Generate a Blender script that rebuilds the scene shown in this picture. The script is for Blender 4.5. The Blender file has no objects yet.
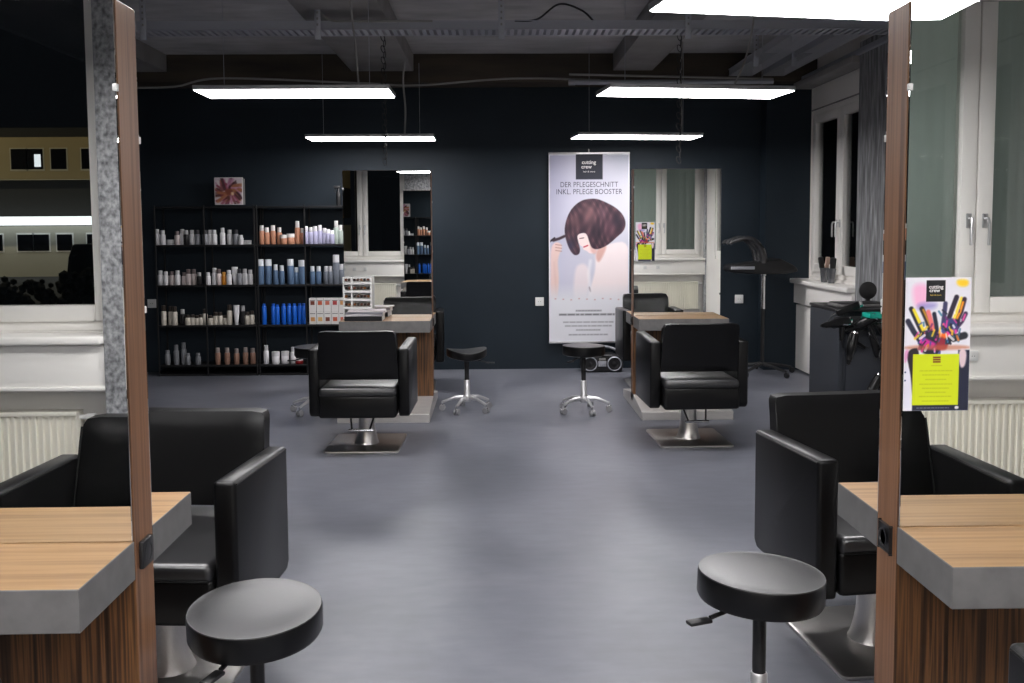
import bpy, bmesh, math, random
import numpy as np
from mathutils import Vector, Matrix
random.seed(7)
PI = math.pi
S = bpy.context.scene
COL = S.collection

# ------------------------------------------------------------------ colours / materials
def lin(c):
    c = c / 255.0
    return c / 12.92 if c <= 0.04045 else ((c + 0.055) / 1.055) ** 2.4
def rgb(r, g, b):
    return (lin(r), lin(g), lin(b), 1.0)

def mat(name, col, rough=0.5, metal=0.0, spec=0.5, coat=0.0, emit=None, es=0.0, bump=None):
    m = bpy.data.materials.new(name); m.use_nodes = True
    nt = m.node_tree; p = nt.nodes['Principled BSDF']
    p.inputs['Base Color'].default_value = col
    p.inputs['Roughness'].default_value = rough
    p.inputs['Metallic'].default_value = metal
    p.inputs['Specular IOR Level'].default_value = spec
    p.inputs['Coat Weight'].default_value = coat
    if emit:
        p.inputs['Emission Color'].default_value = emit
        p.inputs['Emission Strength'].default_value = es
    # a faint procedural grain so nothing is perfectly even
    tc = nt.nodes.new('ShaderNodeTexCoord'); nz = nt.nodes.new('ShaderNodeTexNoise')
    sc, st, dist = bump or (60.0, 0.04, 0.002)
    nz.inputs['Scale'].default_value = sc
    nt.links.new(tc.outputs['Object'], nz.inputs['Vector'])
    bp = nt.nodes.new('ShaderNodeBump'); bp.inputs['Strength'].default_value = st; bp.inputs['Distance'].default_value = dist
    nt.links.new(nz.outputs['Fac'], bp.inputs['Height'])
    nt.links.new(bp.outputs['Normal'], p.inputs['Normal'])
    return m

def ramp_mat(name, stops, scale=(1, 1, 1), nscale=5.0, detail=6.0, rough=(0.4, 0.5), metal=0.0, dist=0.0, bump=0.0,
             bdist=0.003, second=None, coat=0.0, spec=0.5):
    """noise stretched by scale -> colour ramp; optional second noise multiplies"""
    m = bpy.data.materials.new(name); m.use_nodes = True
    nt = m.node_tree; N = nt.nodes; L = nt.links; p = N['Principled BSDF']
    p.inputs['Metallic'].default_value = metal; p.inputs['Coat Weight'].default_value = coat
    p.inputs['Specular IOR Level'].default_value = spec
    tc = N.new('ShaderNodeTexCoord'); mp = N.new('ShaderNodeMapping'); mp.inputs['Scale'].default_value = scale
    L.new(tc.outputs['Object'], mp.inputs['Vector'])
    nz = N.new('ShaderNodeTexNoise'); nz.inputs['Scale'].default_value = nscale; nz.inputs['Detail'].default_value = detail
    nz.inputs['Distortion'].default_value = dist
    L.new(mp.outputs['Vector'], nz.inputs['Vector'])
    cr = N.new('ShaderNodeValToRGB'); e = cr.color_ramp.elements
    e[0].position, e[0].color = stops[0]; e[1].position, e[1].color = stops[-1]
    for pos, c in stops[1:-1]:
        x = e.new(pos); x.color = c
    L.new(nz.outputs['Fac'], cr.inputs['Fac'])
    out = cr.outputs['Color']
    if second:
        s2, lo, hi, sc2 = second
        mp2 = N.new('ShaderNodeMapping'); mp2.inputs['Scale'].default_value = sc2
        L.new(tc.outputs['Object'], mp2.inputs['Vector'])
        n2 = N.new('ShaderNodeTexNoise'); n2.inputs['Scale'].default_value = s2; n2.inputs['Detail'].default_value = 4
        L.new(mp2.outputs['Vector'], n2.inputs['Vector'])
        mr = N.new('ShaderNodeMapRange'); mr.inputs['From Min'].default_value = .3; mr.inputs['From Max'].default_value = .7
        mr.inputs['To Min'].default_value = lo; mr.inputs['To Max'].default_value = hi
        L.new(n2.outputs['Fac'], mr.inputs['Value'])
        mx = N.new('ShaderNodeVectorMath'); mx.operation = 'SCALE'
        L.new(out, mx.inputs[0]); L.new(mr.outputs['Result'], mx.inputs['Scale'])
        out = mx.outputs['Vector']
    L.new(out, p.inputs['Base Color'])
    mr = N.new('ShaderNodeMapRange'); mr.inputs['To Min'].default_value = rough[0]; mr.inputs['To Max'].default_value = rough[1]
    L.new(nz.outputs['Fac'], mr.inputs['Value']); L.new(mr.outputs['Result'], p.inputs['Roughness'])
    if bump:
        bp = N.new('ShaderNodeBump'); bp.inputs['Strength'].default_value = bump; bp.inputs['Distance'].default_value = bdist
        L.new(nz.outputs['Fac'], bp.inputs['Height']); L.new(bp.outputs['Normal'], p.inputs['Normal'])
    return m

M = {}
M['leather'] = mat('black_leather', (0.0035, 0.0035, 0.0038, 1), 0.34, bump=(170, 0.10, 0.0012), spec=0.32)
M['leather_seat'] = mat('black_leather_seat', (0.010, 0.010, 0.0115, 1), 0.40, bump=(150, 0.10, 0.0012), spec=.9, coat=.4)
M['leather_seat'].node_tree.nodes['Principled BSDF'].inputs['Coat Roughness'].default_value = .36
M['chrome'] = mat('polished_chrome', (0.75, 0.75, 0.76, 1), 0.12, 1.0)
M['steel'] = ramp_mat('brushed_steel', [(0.3, (.56, .54, .52, 1)), (0.7, (.64, .62, .60, 1))], (1, 40, 1), 30, rough=(.27, .36), metal=1.0)
M['black_plastic'] = mat('black_plastic', (0.012, 0.012, 0.013, 1), 0.38)
M['black_metal'] = mat('black_powder_coat', (0.010, 0.010, 0.011, 1), 0.5)
M['rack_metal'] = mat('black_rack_metal', (0.004, 0.004, 0.0045, 1), 0.5)
M['zebrano'] = ramp_mat('dark_zebrano_veneer', [(0.30, rgb(40, 26, 16)), (0.43, rgb(74, 49, 30)), (0.52, rgb(122, 84, 50)), (0.60, rgb(84, 55, 33)), (0.70, rgb(48, 31, 19))],
                        (1, 1, .02), 70, 6, (.38, .5), bump=.05, second=(4, .8, 1.15, (1, 1, .1)))
M['zebrano_edge'] = ramp_mat('walnut_side_veneer', [(0.3, rgb(92, 61, 40)), (0.5, rgb(138, 98, 68)), (0.7, rgb(110, 75, 50))],
                             (1, 1, .02), 55, 4, (.40, .5), bump=.03)
M['oak'] = ramp_mat('oiled_oak_top', [(0.3, rgb(134, 101, 66)), (0.5, rgb(174, 139, 98)), (0.7, rgb(151, 116, 77))],
                    (.03, 1, 1), 38, 4, (.42, .52), bump=.04, second=(3, .9, 1.08, (.3, 1, 1)))
M['greyedge'] = ramp_mat('grey_laminate_edge', [(0.3, rgb(98, 97, 96)), (0.7, rgb(112, 111, 110))], (1, 1, 1), 20, 3, (.42, .5))
M['mirror'] = mat('silvered_mirror', (0.90, 0.915, 0.905, 1), 0.0, 1.0, bump=(1, 0.0, 0.0))
M['floor'] = ramp_mat('grey_coated_floor', [(0.30, rgb(92, 94, 102)), (0.50, rgb(106, 108, 117)), (0.72, rgb(122, 124, 132))],
                      (1, .8, 1), 1.3, 9, (.28, .46), bump=.02, bdist=.004, second=(14, .93, 1.07, (.5, 1.3, 1)), dist=.5)
M['navy'] = ramp_mat('navy_wall_paint', [(0.3, (.0095, .0165, .0240, 1)), (0.7, (.0125, .0210, .0300, 1))], (1, 1, 1), 2.5, 5, (.55, .65), spec=.3)
M['cream'] = ramp_mat('cream_wall_paint', [(0.3, rgb(236, 232, 227)), (0.7, rgb(241, 238, 233))], (1, 1, 1), 3, 4, (.5, .6))
M['white_gloss'] = mat('white_lacquer', rgb(244, 241, 236), 0.32)
M['rad'] = mat('radiator_enamel', rgb(243, 239, 225), 0.35)
M['concrete'] = ramp_mat('bare_concrete', [(0.30, rgb(112, 113, 115)), (0.5, rgb(168, 169, 171)), (0.70, rgb(208, 208, 210))],
                         (1, 1, .8), 48, 12, (.8, .9), bump=.5, bdist=.006, second=(3, .75, 1.15, (1, 1, .5)))
M['board_concrete'] = ramp_mat('board_marked_concrete', [(0.30, rgb(96, 97, 99)), (0.5, rgb(138, 139, 141)), (0.70, rgb(176, 177, 179))],
                         (1, 1, .12), 34, 10, (.8, .9), bump=.5, bdist=.006, second=(14, .75, 1.15, (1, 1, .15)))
M['ceiling'] = ramp_mat('dark_concrete_ceiling', [(0.3, rgb(165, 164, 165)), (0.7, rgb(192, 191, 192))], (1, 1, 1), 2.2, 8, (.8, .9), bump=.2, second=(9, .85, 1.1, (.3, 1, 1)))
M['beam'] = ramp_mat('dark_beam_paint', [(0.3, rgb(128, 126, 125)), (0.7, rgb(152, 150, 148))], (1, 1, 1), 3, 8, (.8, .9), bump=.2)
M['brownbeam'] = ramp_mat('brown_timber_beam', [(0.3, rgb(50, 44, 38)), (0.7, rgb(78, 69, 58))], (.15, 1, 1), 9, 8, (.7, .9), bump=.2)
M['galv'] = mat('galvanised_steel', rgb(176, 178, 186), 0.45, 0.4)
M['cable_w'] = mat('white_cable', rgb(150, 148, 145), .5)
M['cable_k'] = mat('black_cable', (0.01, 0.01, 0.01, 1), .5)
M['light'] = mat('lit_diffuser', (1, 1, 1, 1), .5, emit=(1.0, .975, .985, 1), es=13.0)
M['alu'] = mat('aluminium', (.6, .6, .61, 1), .35, 1.0)
M['whiteplastic'] = mat('white_plastic', rgb(224, 224, 222), .35)
M['curtain'] = ramp_mat('grey_green_curtain', [(0.3, rgb(212, 226, 219)), (0.7, rgb(222, 235, 229))], (14, 1, .1), 3, 3, (.8, .9))
M['curtain_dark'] = ramp_mat('brown_curtain', [(0.3, rgb(128, 92, 78)), (0.7, rgb(150, 110, 94))], (1, 14, .1), 3, 3, (.8, .9))
M['cabinet'] = mat('slate_blue_panel', rgb(46, 50, 57), .5)
M['dryer'] = mat('dryer_shell', (.006, .006, .0065, 1), .28, spec=.35)
M['teal'] = mat('teal_plastic', rgb(20, 160, 140), .35)
M['satin'] = mat('satin_aluminium', (.66, .66, .67, 1), .34, .75)
M['caster'] = mat('grey_caster', rgb(150, 150, 152), .3, .3)
M['paper'] = mat('paper', rgb(225, 222, 220), .55)
M['foot'] = mat('lit_footrest_top', (.90, .89, .88, 1), .25, .0)  # white base colour stands for light reflecting off the plinth's metal top
M['foot_side'] = ramp_mat('brushed_plinth_side', [(0.3, (.50, .48, .46, 1)), (0.7, (.58, .56, .54, 1))], (1, 1, 30), 8, rough=(.35, .5), metal=.3)

def glass_mat():
    m = bpy.data.materials.new('window_glass'); m.use_nodes = True
    nt = m.node_tree; N = nt.nodes; L = nt.links
    N.remove(N['Principled BSDF']); out = N['Material Output']
    tr = N.new('ShaderNodeBsdfTransparent'); tr.inputs['Color'].default_value = (.93, .95, .94, 1)
    gl = N.new('ShaderNodeBsdfGlossy'); gl.inputs['Roughness'].default_value = 0.0
    fr = N.new('ShaderNodeFresnel'); fr.inputs['IOR'].default_value = 1.5
    mx = N.new('ShaderNodeMixShader')
    L.new(fr.outputs['Fac'], mx.inputs['Fac']); L.new(tr.outputs[0], mx.inputs[1]); L.new(gl.outputs[0], mx.inputs[2])
    L.new(mx.outputs[0], out.inputs['Surface'])
    return m
M['glass'] = glass_mat()

def print_mat():
    m = bpy.data.materials.new('printed_paper'); m.use_nodes = True
    nt = m.node_tree; p = nt.nodes['Principled BSDF']
    a = nt.nodes.new('ShaderNodeAttribute'); a.attribute_name = 'print'
    nt.links.new(a.outputs['Color'], p.inputs['Base Color'])
    p.inputs['Roughness'].default_value = .7
    return m
M['print'] = print_mat()

# ------------------------------------------------------------------ mesh helpers
class MB:
    def __init__(s): s.bm = bmesh.new(); s.mats = []
    def mi(s, m):
        if m not in s.mats: s.mats.append(m)
        return s.mats.index(m)
    def _fin(s, verts, m, M4=None, smooth=True):
        if M4 is not None: bmesh.ops.transform(s.bm, matrix=M4, verts=verts)
        i = s.mi(m); fs = set()
        for v in verts:
            for f in v.link_faces: fs.add(f)
        for f in fs: f.material_index = i; f.smooth = smooth
        return verts
    def box(s, x0, x1, y0, y1, z0, z1, m, bev=0.0, seg=2, M4=None, taper=None):
        r = bmesh.ops.create_cube(s.bm, size=1.0)
        vs = r['verts']
        for v in vs:
            v.co = Vector(((x0 + x1) / 2 + v.co.x * (x1 - x0), (y0 + y1) / 2 + v.co.y * (y1 - y0), (z0 + z1) / 2 + v.co.z * (z1 - z0)))
        if taper: taper(vs)
        if bev > 0:
            es = list({e for v in vs for e in v.link_edges})
            rr = bmesh.ops.bevel(s.bm, geom=es, offset=bev, segments=seg, profile=.5, affect='EDGES')
            vs = list({v for f in rr['faces'] for v in f.verts} | {v for v in vs if v.is_valid})
        return s._fin(vs, m, M4)
    def lathe(s, prof, m, seg=24, M4=None, cap=True):
        rings = []
        for (r, z) in prof:
            rings.append([s.bm.verts.new((r * math.cos(2 * PI * k / seg), r * math.sin(2 * PI * k / seg), z)) for k in range(seg)])
        for a, b in zip(rings[:-1], rings[1:]):
            for k in range(seg):
                try: s.bm.faces.new((a[k], a[(k + 1) % seg], b[(k + 1) % seg], b[k]))
                except ValueError: pass
        if cap:
            s.bm.faces.new(list(reversed(rings[0]))); s.bm.faces.new(rings[-1])
        return s._fin([v for r in rings for v in r], m, M4)
    def tube(s, pts, r, m, seg=8, closed=False, M4=None):
        pts = [Vector(p) for p in pts]; n = len(pts); rings = []
        up = None
        for i, p in enumerate(pts):
            if closed: d = pts[(i + 1) % n] - pts[i - 1]
            else: d = pts[min(i + 1, n - 1)] - pts[max(i - 1, 0)]
            if d.length < 1e-9: d = Vector((0, 0, 1))
            d.normalize()
            if up is None or abs(up.dot(d)) > .98:
                up = Vector((0, 0, 1)) if abs(d.z) < .9 else Vector((1, 0, 0))
            a = d.cross(up).normalized(); b = a.cross(d).normalized(); up = b
            rr = r[i] if isinstance(r, (list, tuple)) else r
            rings.append([s.bm.verts.new(p + a * rr * math.cos(2 * PI * k / seg) + b * rr * math.sin(2 * PI * k / seg)) for k in range(seg)])
        pairs = list(zip(rings[:-1], rings[1:])) + ([(rings[-1], rings[0])] if closed else [])
        for a, b in pairs:
            for k in range(seg):
                s.bm.faces.new((a[k], a[(k + 1) % seg], b[(k + 1) % seg], b[k]))
        if not closed:
            s.bm.faces.new(list(reversed(rings[0]))); s.bm.faces.new(rings[-1])
        return s._fin([v for q in rings for v in q], m, M4)
    def prism(s, pts2, a0, a1, m, axis='x', bev=0.0, seg=2, M4=None):
        """extrude a polygon; axis x: pts are (y,z)  axis y: (x,z)  axis z: (x,y)"""
        def mk(p, a): return {'x': (a, p[0], p[1]), 'y': (p[0], a, p[1]), 'z': (p[0], p[1], a)}[axis]
        A = [s.bm.verts.new(mk(p, a0)) for p in pts2]; B = [s.bm.verts.new(mk(p, a1)) for p in pts2]
        n = len(pts2)
        s.bm.faces.new(A); s.bm.faces.new(list(reversed(B)))
        for k in range(n): s.bm.faces.new((A[k], B[k], B[(k + 1) % n], A[(k + 1) % n]))
        vs = A + B
        if bev > 0:
            es = list({e for v in vs for e in v.link_edges})
            rr = bmesh.ops.bevel(s.bm, geom=es, offset=bev, segments=seg, profile=.5, affect='EDGES')
            vs = list({v for f in rr['faces'] for v in f.verts} | {v for v in vs if v.is_valid})
        return s._fin(vs, m, M4)
    def build(s, name, parent=None, loc=None, rot=None, ang=35):
        bmesh.ops.recalc_face_normals(s.bm, faces=s.bm.faces[:])
        me = bpy.data.meshes.new(name); s.bm.to_mesh(me); s.bm.free()
        for m in s.mats: me.materials.append(m)
        me.set_sharp_from_angle(angle=math.radians(ang))
        o = bpy.data.objects.new(name, me); COL.objects.link(o)
        if parent: o.parent = parent
        if loc: o.location = loc
        if rot: o.rotation_euler = rot
        return o

def tag(o, label=None, cat=None, group=None, kind=None):
    if label: o['label'] = label
    if cat: o['category'] = cat
    if group: o['group'] = group
    if kind: o['kind'] = kind
    return o
def empty(name, loc=(0, 0, 0), rz=0.0, label=None, cat=None, group=None, kind=None):
    o = bpy.data.objects.new(name, None); COL.objects.link(o); o.empty_display_size = .1
    o.location = loc; o.rotation_euler = (0, 0, rz)
    return tag(o, label, cat, group, kind)
def dup(root, loc, rz=0.0, label=None, group=None, rot=None):
    r = root.copy(); COL.objects.link(r); r.location = loc; r.rotation_euler = rot or (0, 0, rz)
    if label: r['label'] = label
    if group: r['group'] = group
    for ch in list(root.children):
        c = ch.copy(); COL.objects.link(c); c.parent = r
        for g in list(ch.children):
            d = g.copy(); COL.objects.link(d); d.parent = c
    return r
def struct(o): o['kind'] = 'structure'; return o
def child(o, base):
    for c in o.children:
        if c.name.split('.')[0] == base: return c
def T(x=0, y=0, z=0, rx=0, ry=0, rz=0, s=1):
    return Matrix.Translation((x, y, z)) @ Matrix.Rotation(rz, 4, 'Z') @ Matrix.Rotation(ry, 4, 'Y') @ Matrix.Rotation(rx, 4, 'X') @ Matrix.Diagonal((s, s, s, 1))
def text(body, size, loc, m, parent, name='lettering', spacing=1.0, align='CENTER', bold=0.0, line=1.0, sx=1.0):
    c = bpy.data.curves.new(name, 'FONT'); c.body = body; c.size = size; c.align_x = align; c.align_y = 'CENTER'
    c.space_character = spacing; c.offset = bold; c.space_line = line; c.extrude = .0003
    o = bpy.data.objects.new(name, c); COL.objects.link(o); o.data.materials.append(m)
    dg = bpy.context.evaluated_depsgraph_get(); me = bpy.data.meshes.new_from_object(o.evaluated_get(dg)); bpy.data.objects.remove(o)
    o = bpy.data.objects.new(name, me); COL.objects.link(o)
    o.rotation_euler = (PI / 2, 0, 0); o.location = loc; o.scale = (sx, 1, 1); o.parent = parent
    return o

# ------------------------------------------------------------------ room shell
WB = 9.33      # back wall
WF = -0.50     # inner plane of the window wall behind the camera
WL = -3.95; WR = 3.05; CZ = 3.02
b = MB(); b.box(WL - .2, WR + .5, WF - .4, WB + .2, -.2, 0, M['floor']); struct(b.build('floor'))
b = MB(); b.box(WL - .2, WR + .5, WF - .4, WB + .2, CZ, CZ + .2, M['ceiling']); struct(b.build('ceiling'))
b = MB(); b.box(WL - .2, WR + .3, WB, WB + .2, 0, CZ, M['navy']); struct(b.build('wall_back'))
b = MB(); b.box(WL - .2, WL, WF - .3, WB, 0, CZ, M['navy']); struct(b.build('wall_left'))
b = MB(); b.box(2.62, WR, 9.12, WB, 0, 2.75, M['navy']); struct(b.build('wall_corner'))

# beams
for (x0, x1) in ((-3.5, -3.02), (-1.315, -.738), (1.123, 1.494)):
    b = MB(); b.box(x0, x1, WF, 8.97, 2.86, CZ, M['beam'], .006); struct(b.build('beam'))
b = MB(); b.box(WL, WR, 8.97, WB, 2.76, CZ, M['brownbeam'], .006); struct(b.build('beam'))
b = MB(); b.box(WL, WR, 4.3, 4.6, 2.88, CZ, M['beam'], .006); struct(b.build('beam'))

# window wall behind the camera; windows 1.30 wide from each start x
ZS, ZT, ZF = .92, 2.49, 2.62
front_wins = [-3.23, -1.27, .03, 1.72]; FW = [1.44, 1.30, 1.30, 1.30]
b = MB()
c = M['cream']
b.box(WL, WR + .3, WF - .28, WF, 0, ZS, c)
b.box(WL, WR + .3, WF - .28, WF, ZF, CZ, c)
xs = [WL] + [v for w, ww in zip(front_wins, FW) for v in (w, w + ww)] + [WR + .3]
for k in range(0, len(xs), 2):
    if xs[k + 1] - xs[k] > .001: b.box(xs[k], xs[k + 1], WF - .28, WF, ZS, ZF, c)
struct(b.build('wall_front'))
for (x0, x1) in ((WL, -3.24), (-1.815, -1.28), (1.35, 1.70), (3.03, WR)):
    b = MB(); b.box(x0, x1, WF, -.33, 0, 2.86, M['concrete'], .006); struct(b.build('column'))
# trunking boxes and sills between the columns
for (x0, x1) in ((-3.24, -1.815), (-1.28, 1.35), (1.70, 3.03)):
    b = MB(); b.box(x0, x1, WF, -.345, .65, .865, M['white_gloss'], .004); b.box(x0, x1, WF, -.37, .735, .745, M['white_gloss'])
    b.box(x0, x1, WF, -.335, .655, .672, M['white_gloss'], .003)
    struct(b.build('trim_1'))
    b = MB(); b.box(x0, x1, WF, -.30, .872, .912, M['white_gloss'], .012, 3); struct(b.build('windowsill'))

def make_window(name, width, h0, h1):
    """local: x 0..width, z h0..h1, inner face toward +y, plane y=0"""
    root = empty(name); struct(root)
    w = MB(); g = M['white_gloss']; fo, sa, mid = .045, .078, width / 2
    w.box(0, fo, -.09, .0, h0, h1, g, .004); w.box(width - fo, width, -.09, .0, h0, h1, g, .004)
    w.box(fo, width - fo, -.09, .0, h0, h0 + fo, g, .004); w.box(fo, width - fo, -.09, .0, h1 - fo, h1, g, .004)
    w.build('window_frame', root)
    for a0, a1 in ((fo, mid - .003), (mid + .003, width - fo)):
        q = MB(); z0, z1 = h0 + fo, h1 - fo
        q.box(a0, a0 + sa, -.06, .018, z0, z1, g, .007); q.box(a1 - sa, a1, -.06, .018, z0, z1, g, .007)
        q.box(a0 + sa, a1 - sa, -.06, .018, z0, z0 + sa, g, .007); q.box(a0 + sa, a1 - sa, -.06, .018, z1 - sa, z1, g, .007)
        sash = q.build('window_sash', root)
        p = MB(); p.box(a0 + sa - .004, a1 - sa + .004, -.024, -.018, z0 + sa - .004, z1 - sa + .004, M['glass'])
        p.build('window_pane', sash)
    for sx in (-1, 1):
        hx = mid + sx * .04; q = MB(); zc = h0 + .50
        q.box(hx - .014, hx + .014, .018, .028, zc - .035, zc + .035, M['alu'], .004)
        q.tube([(hx, .028, zc + .01), (hx, .055, zc + .01), (hx + sx * .004, .060, zc - .01), (hx + sx * .004, .060, zc - .12)], .0075, M['alu'])
        q.build('window_handle', root)
    return root
n = 0
for wx in front_wins:
    n += 1
    r = make_window('window_%d' % n, FW[n - 1], ZS, ZF); r.location = (wx, WF + .0, 0)

# right wall: two wide windows between concrete columns
RW = [(7.60, 9.12), (5.20, 6.90), (2.6, 4.3), (.3, 2.0)]
b = MB()
b.box(WR, WR + .3, WF, WB, 0, ZS, c); b.box(WR, WR + .3, WF, WB, ZT + .26, CZ, c)
ys = [WF, RW[3][0], RW[3][1], RW[2][0], RW[2][1], RW[1][0], RW[1][1], RW[0][0], RW[0][1], WB]
for k in range(0, len(ys), 2): b.box(WR, WR + .3, ys[k], ys[k + 1], ZS, ZT + .26, c)
struct(b.build('wall_right'))
for (y0, y1) in RW:
    n += 1
    r = make_window('window_%d' % n, y1 - y0, ZS, ZT); r.location = (WR + .02, y0, 0); r.rotation_euler = (0, 0, PI / 2)
    b = MB(); b.box(WR + .005, WR + .14, y0, y1, ZT, ZT + .26, M['white_gloss'], .004); b.box(WR - .002, WR + .005, y0, y1, ZT + .0, ZT + .012, M['beam']); struct(b.build('trim_2'))
for (y0, y1) in ((6.93, 7.63), (4.35, 5.15), (2.02, 2.58)):
    b = MB(); b.box(2.93, WR, y0, y1, 0, 2.86, M['board_concrete'], .006); struct(b.build('column'))
b = MB(); b.box(2.905, WR, 7.63, 9.12, .66, .845, M['white_gloss'], .004); b.box(2.93, WR, 7.63, 9.12, .02, .64, M['white_gloss'], .003)
b.box(2.926, 2.931, 8.35, 9.05, .08, .60, M['white_gloss'], .002); struct(b.build('trim_3'))
b = MB(); b.box(2.86, WR, 7.63, 9.12, .85, .895, M['white_gloss'], .012, 3); struct(b.build('windowsill'))
b = MB(); b.box(2.87, WR, 7.63, 9.12, 2.70, 2.76, M['beam'], .01); b.box(2.90, 2.96, 3, 9.1, 2.755, 2.80, M['galv'], .004); struct(b.build('trim_4'))

# curtains / shutter panels outside the right-hand windows
def pleated(x0, x1, y, z0, z1, m, name, along='x', amp=.012, pitch=.08):
    b = MB(); bm = b.bm; N_ = int((x1 - x0) / .01); va = []; vb = []
    for k in range(N_ + 1):
        x = x0 + (x1 - x0) * k / N_; d = amp * math.sin(2 * PI * x / pitch) + amp * .5 * math.sin(2 * PI * x / pitch / 2.7 + 1)
        p = (x, y + d) if along == 'x' else (y + d, x)
        va.append(bm.verts.new((p[0], p[1], z0))); vb.append(bm.verts.new((p[0], p[1], z1)))
    for k in range(N_): bm.faces.new((va[k], va[k + 1], vb[k + 1], vb[k]))
    b._fin(va + vb, m)
    return b.build(name)
M['curtain2'] = ramp_mat('dim_grey_curtain', [(0.3, rgb(168, 176, 172)), (0.7, rgb(186, 194, 190))], (14, 1, .1), 3, 3, (.8, .9))
for k_ in ('curtain', 'curtain2'):
    nt_ = M[k_].node_tree; p_ = nt_.nodes['Principled BSDF']; tl = nt_.nodes.new('ShaderNodeBsdfTranslucent'); mx_ = nt_.nodes.new('ShaderNodeMixShader')
    tl.inputs['Color'].default_value = rgb(196, 206, 201) if k_ == 'curtain' else rgb(160, 170, 166)
    nt_.links.new(p_.outputs[0], mx_.inputs[1]); nt_.links.new(tl.outputs[0], mx_.inputs[2]); mx_.inputs['Fac'].default_value = .5
    nt_.links.new(mx_.outputs[0], nt_.nodes['Material Output'].inputs['Surface'])
yl_ = bpy.data.lights.new('curtain_fill_light', 'POINT'); yl_.energy = 36; yl_.color = (1, 1, 1); yl_.shadow_soft_size = .08  # point lamp added outside, unseen, so the curtains glow from behind
yo = bpy.data.objects.new('curtain_fill_light', yl_); COL.objects.link(yo); yo.location = (2.2, -3.2, 1.0)
yr = empty('curtain_fill_lamp', (2.2, -3.45, -1.6), 0, 'unseen lamp post added outside to brighten the curtains from behind', 'street lamp')  # unseen post added to carry the curtain lamp
b = MB(); b.lathe([(.09, 0), (.05, .1), (.04, 2.6)], M['black_metal'], 12); b.build('post', yr)
b = MB(); b.box(-.12, .12, -.05, .12, 2.6, 2.66, M['black_metal'], .02); b.build('lamp_head', yr)
tag(pleated(1.725, 2.37, -.64, .9, 2.64, M['curtain'], 'curtain', amp=.002), 'pale grey green curtain behind the left sash of the window in the right foreground mirror', 'curtain')
tag(pleated(2.375, 3.015, -.66, .9, 2.64, M['curtain2'], 'curtain', amp=.003), 'darker grey curtain behind the right sash of the window in the right foreground mirror', 'curtain')
tag(pleated(8.50, 9.11, 3.175, .93, 2.74, M['curtain_dark'], 'curtain', 'y'), 'brown curtain behind the far window on the right wall', 'curtain')

# radiators
def make_radiator(w):
    root = empty('radiator')
    b = MB(); bm = b.bm; N_ = int(w / .033); z0, z1 = .11, .528; A = []
    for k in range(N_):
        x = k * w / N_; q = w / N_
        for (fx, d) in ((0, 0), (.30, 0), (.44, -.020), (.86, -.020), (1.0, 0)):
            A.append((x + fx * q, d))
    top = [bm.verts.new((x, .05 + d, z1)) for x, d in A]; bot = [bm.verts.new((x, .05 + d, z0)) for x, d in A]
    for k in range(len(A) - 1):
        try: bm.faces.new((bot[k], bot[k + 1], top[k + 1], top[k]))
        except ValueError: pass
    b._fin(top + bot, M['rad'])
    b.box(0, w, .0, .035, z0, z1, M['rad'], .002)
    b.build('front_panel', root)
    b = MB(); b.box(-.006, w + .006, -.03, .054, z1 - .005, z1 + .014, M['rad'], .004)
    b.build('top_grille', root)
    for x in (-.004, w):
        b = MB(); b.box(x - .002, x + .006, -.03, .052, z0, z1, M['rad'], .002); b.build('side_cover', root)
    b = MB(); b.lathe([(.012, 0), (.012, .03), (.02, .035), (.02, .07), (.015, .075)], M['whiteplastic'], 12, T(w + .006, .01, .51, ry=PI / 2)); b.build('valve', root)
    b = MB(); b.tube([(w + .03, .01, .15), (w + .05, .01, .12), (w + .05, .01, 0)], .008, M['rad']); b.build('pipe', root)
    return root
for x, w, lab in ((-3.08, 1.09, 'cream panel radiator under the window in the left foreground mirror'), (-1.15, 1.0, 'cream panel radiator under the window left of the photographer'),
                  (.15, 1.0, 'cream panel radiator under the window right of the photographer'), (1.80, 1.13, 'cream panel radiator seen below the poster in the right foreground mirror')):
    r = make_radiator(w); r.location = (x, -.455, 0); tag(r, lab, 'radiator')

# sockets
def make_socket():
    root = empty('wall_socket')
    b = MB(); b.box(-.042, .042, -.012, 0, -.042, .042, M['whiteplastic'], .004)
    b.lathe([(.026, 0), (.026, .0015), (.022, .002)], M['whiteplastic'], 20, T(0, -.012, 0, rx=PI / 2)); b.build('cover_plate', root)
    b = MB(); b.box(-.012, -.007, -.0155, -.012, -.003, .003, M['black_plastic']); b.box(.007, .012, -.0155, -.012, -.003, .003, M['black_plastic']); b.build('socket_holes', root)
    return root
sk = make_socket(); sk.location = (.445, WB, .67); tag(sk, 'white wall socket just left of the hanging banner', 'wall socket')
dup(sk, (2.425, WB, .68), 0, 'white wall socket behind the pole of the hood dryer')
dup(sk, (-3.36, WB, .68), 0, 'small white wall socket left of the product racks')
for x, l in ((2.30, 'white socket on the window ledge beside the poster reflection'), (2.10, 'white socket on the window ledge hidden behind the poster'),
             (-2.45, 'white socket on the ledge nearest the left concrete column'), (-2.62, 'middle one of three white sockets on the left window ledge'), (-2.78, 'white socket on the ledge nearest the left wall')):
    dup(sk, (x, -.345, .77), PI, l).scale = (.6, .6, .6)

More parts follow.
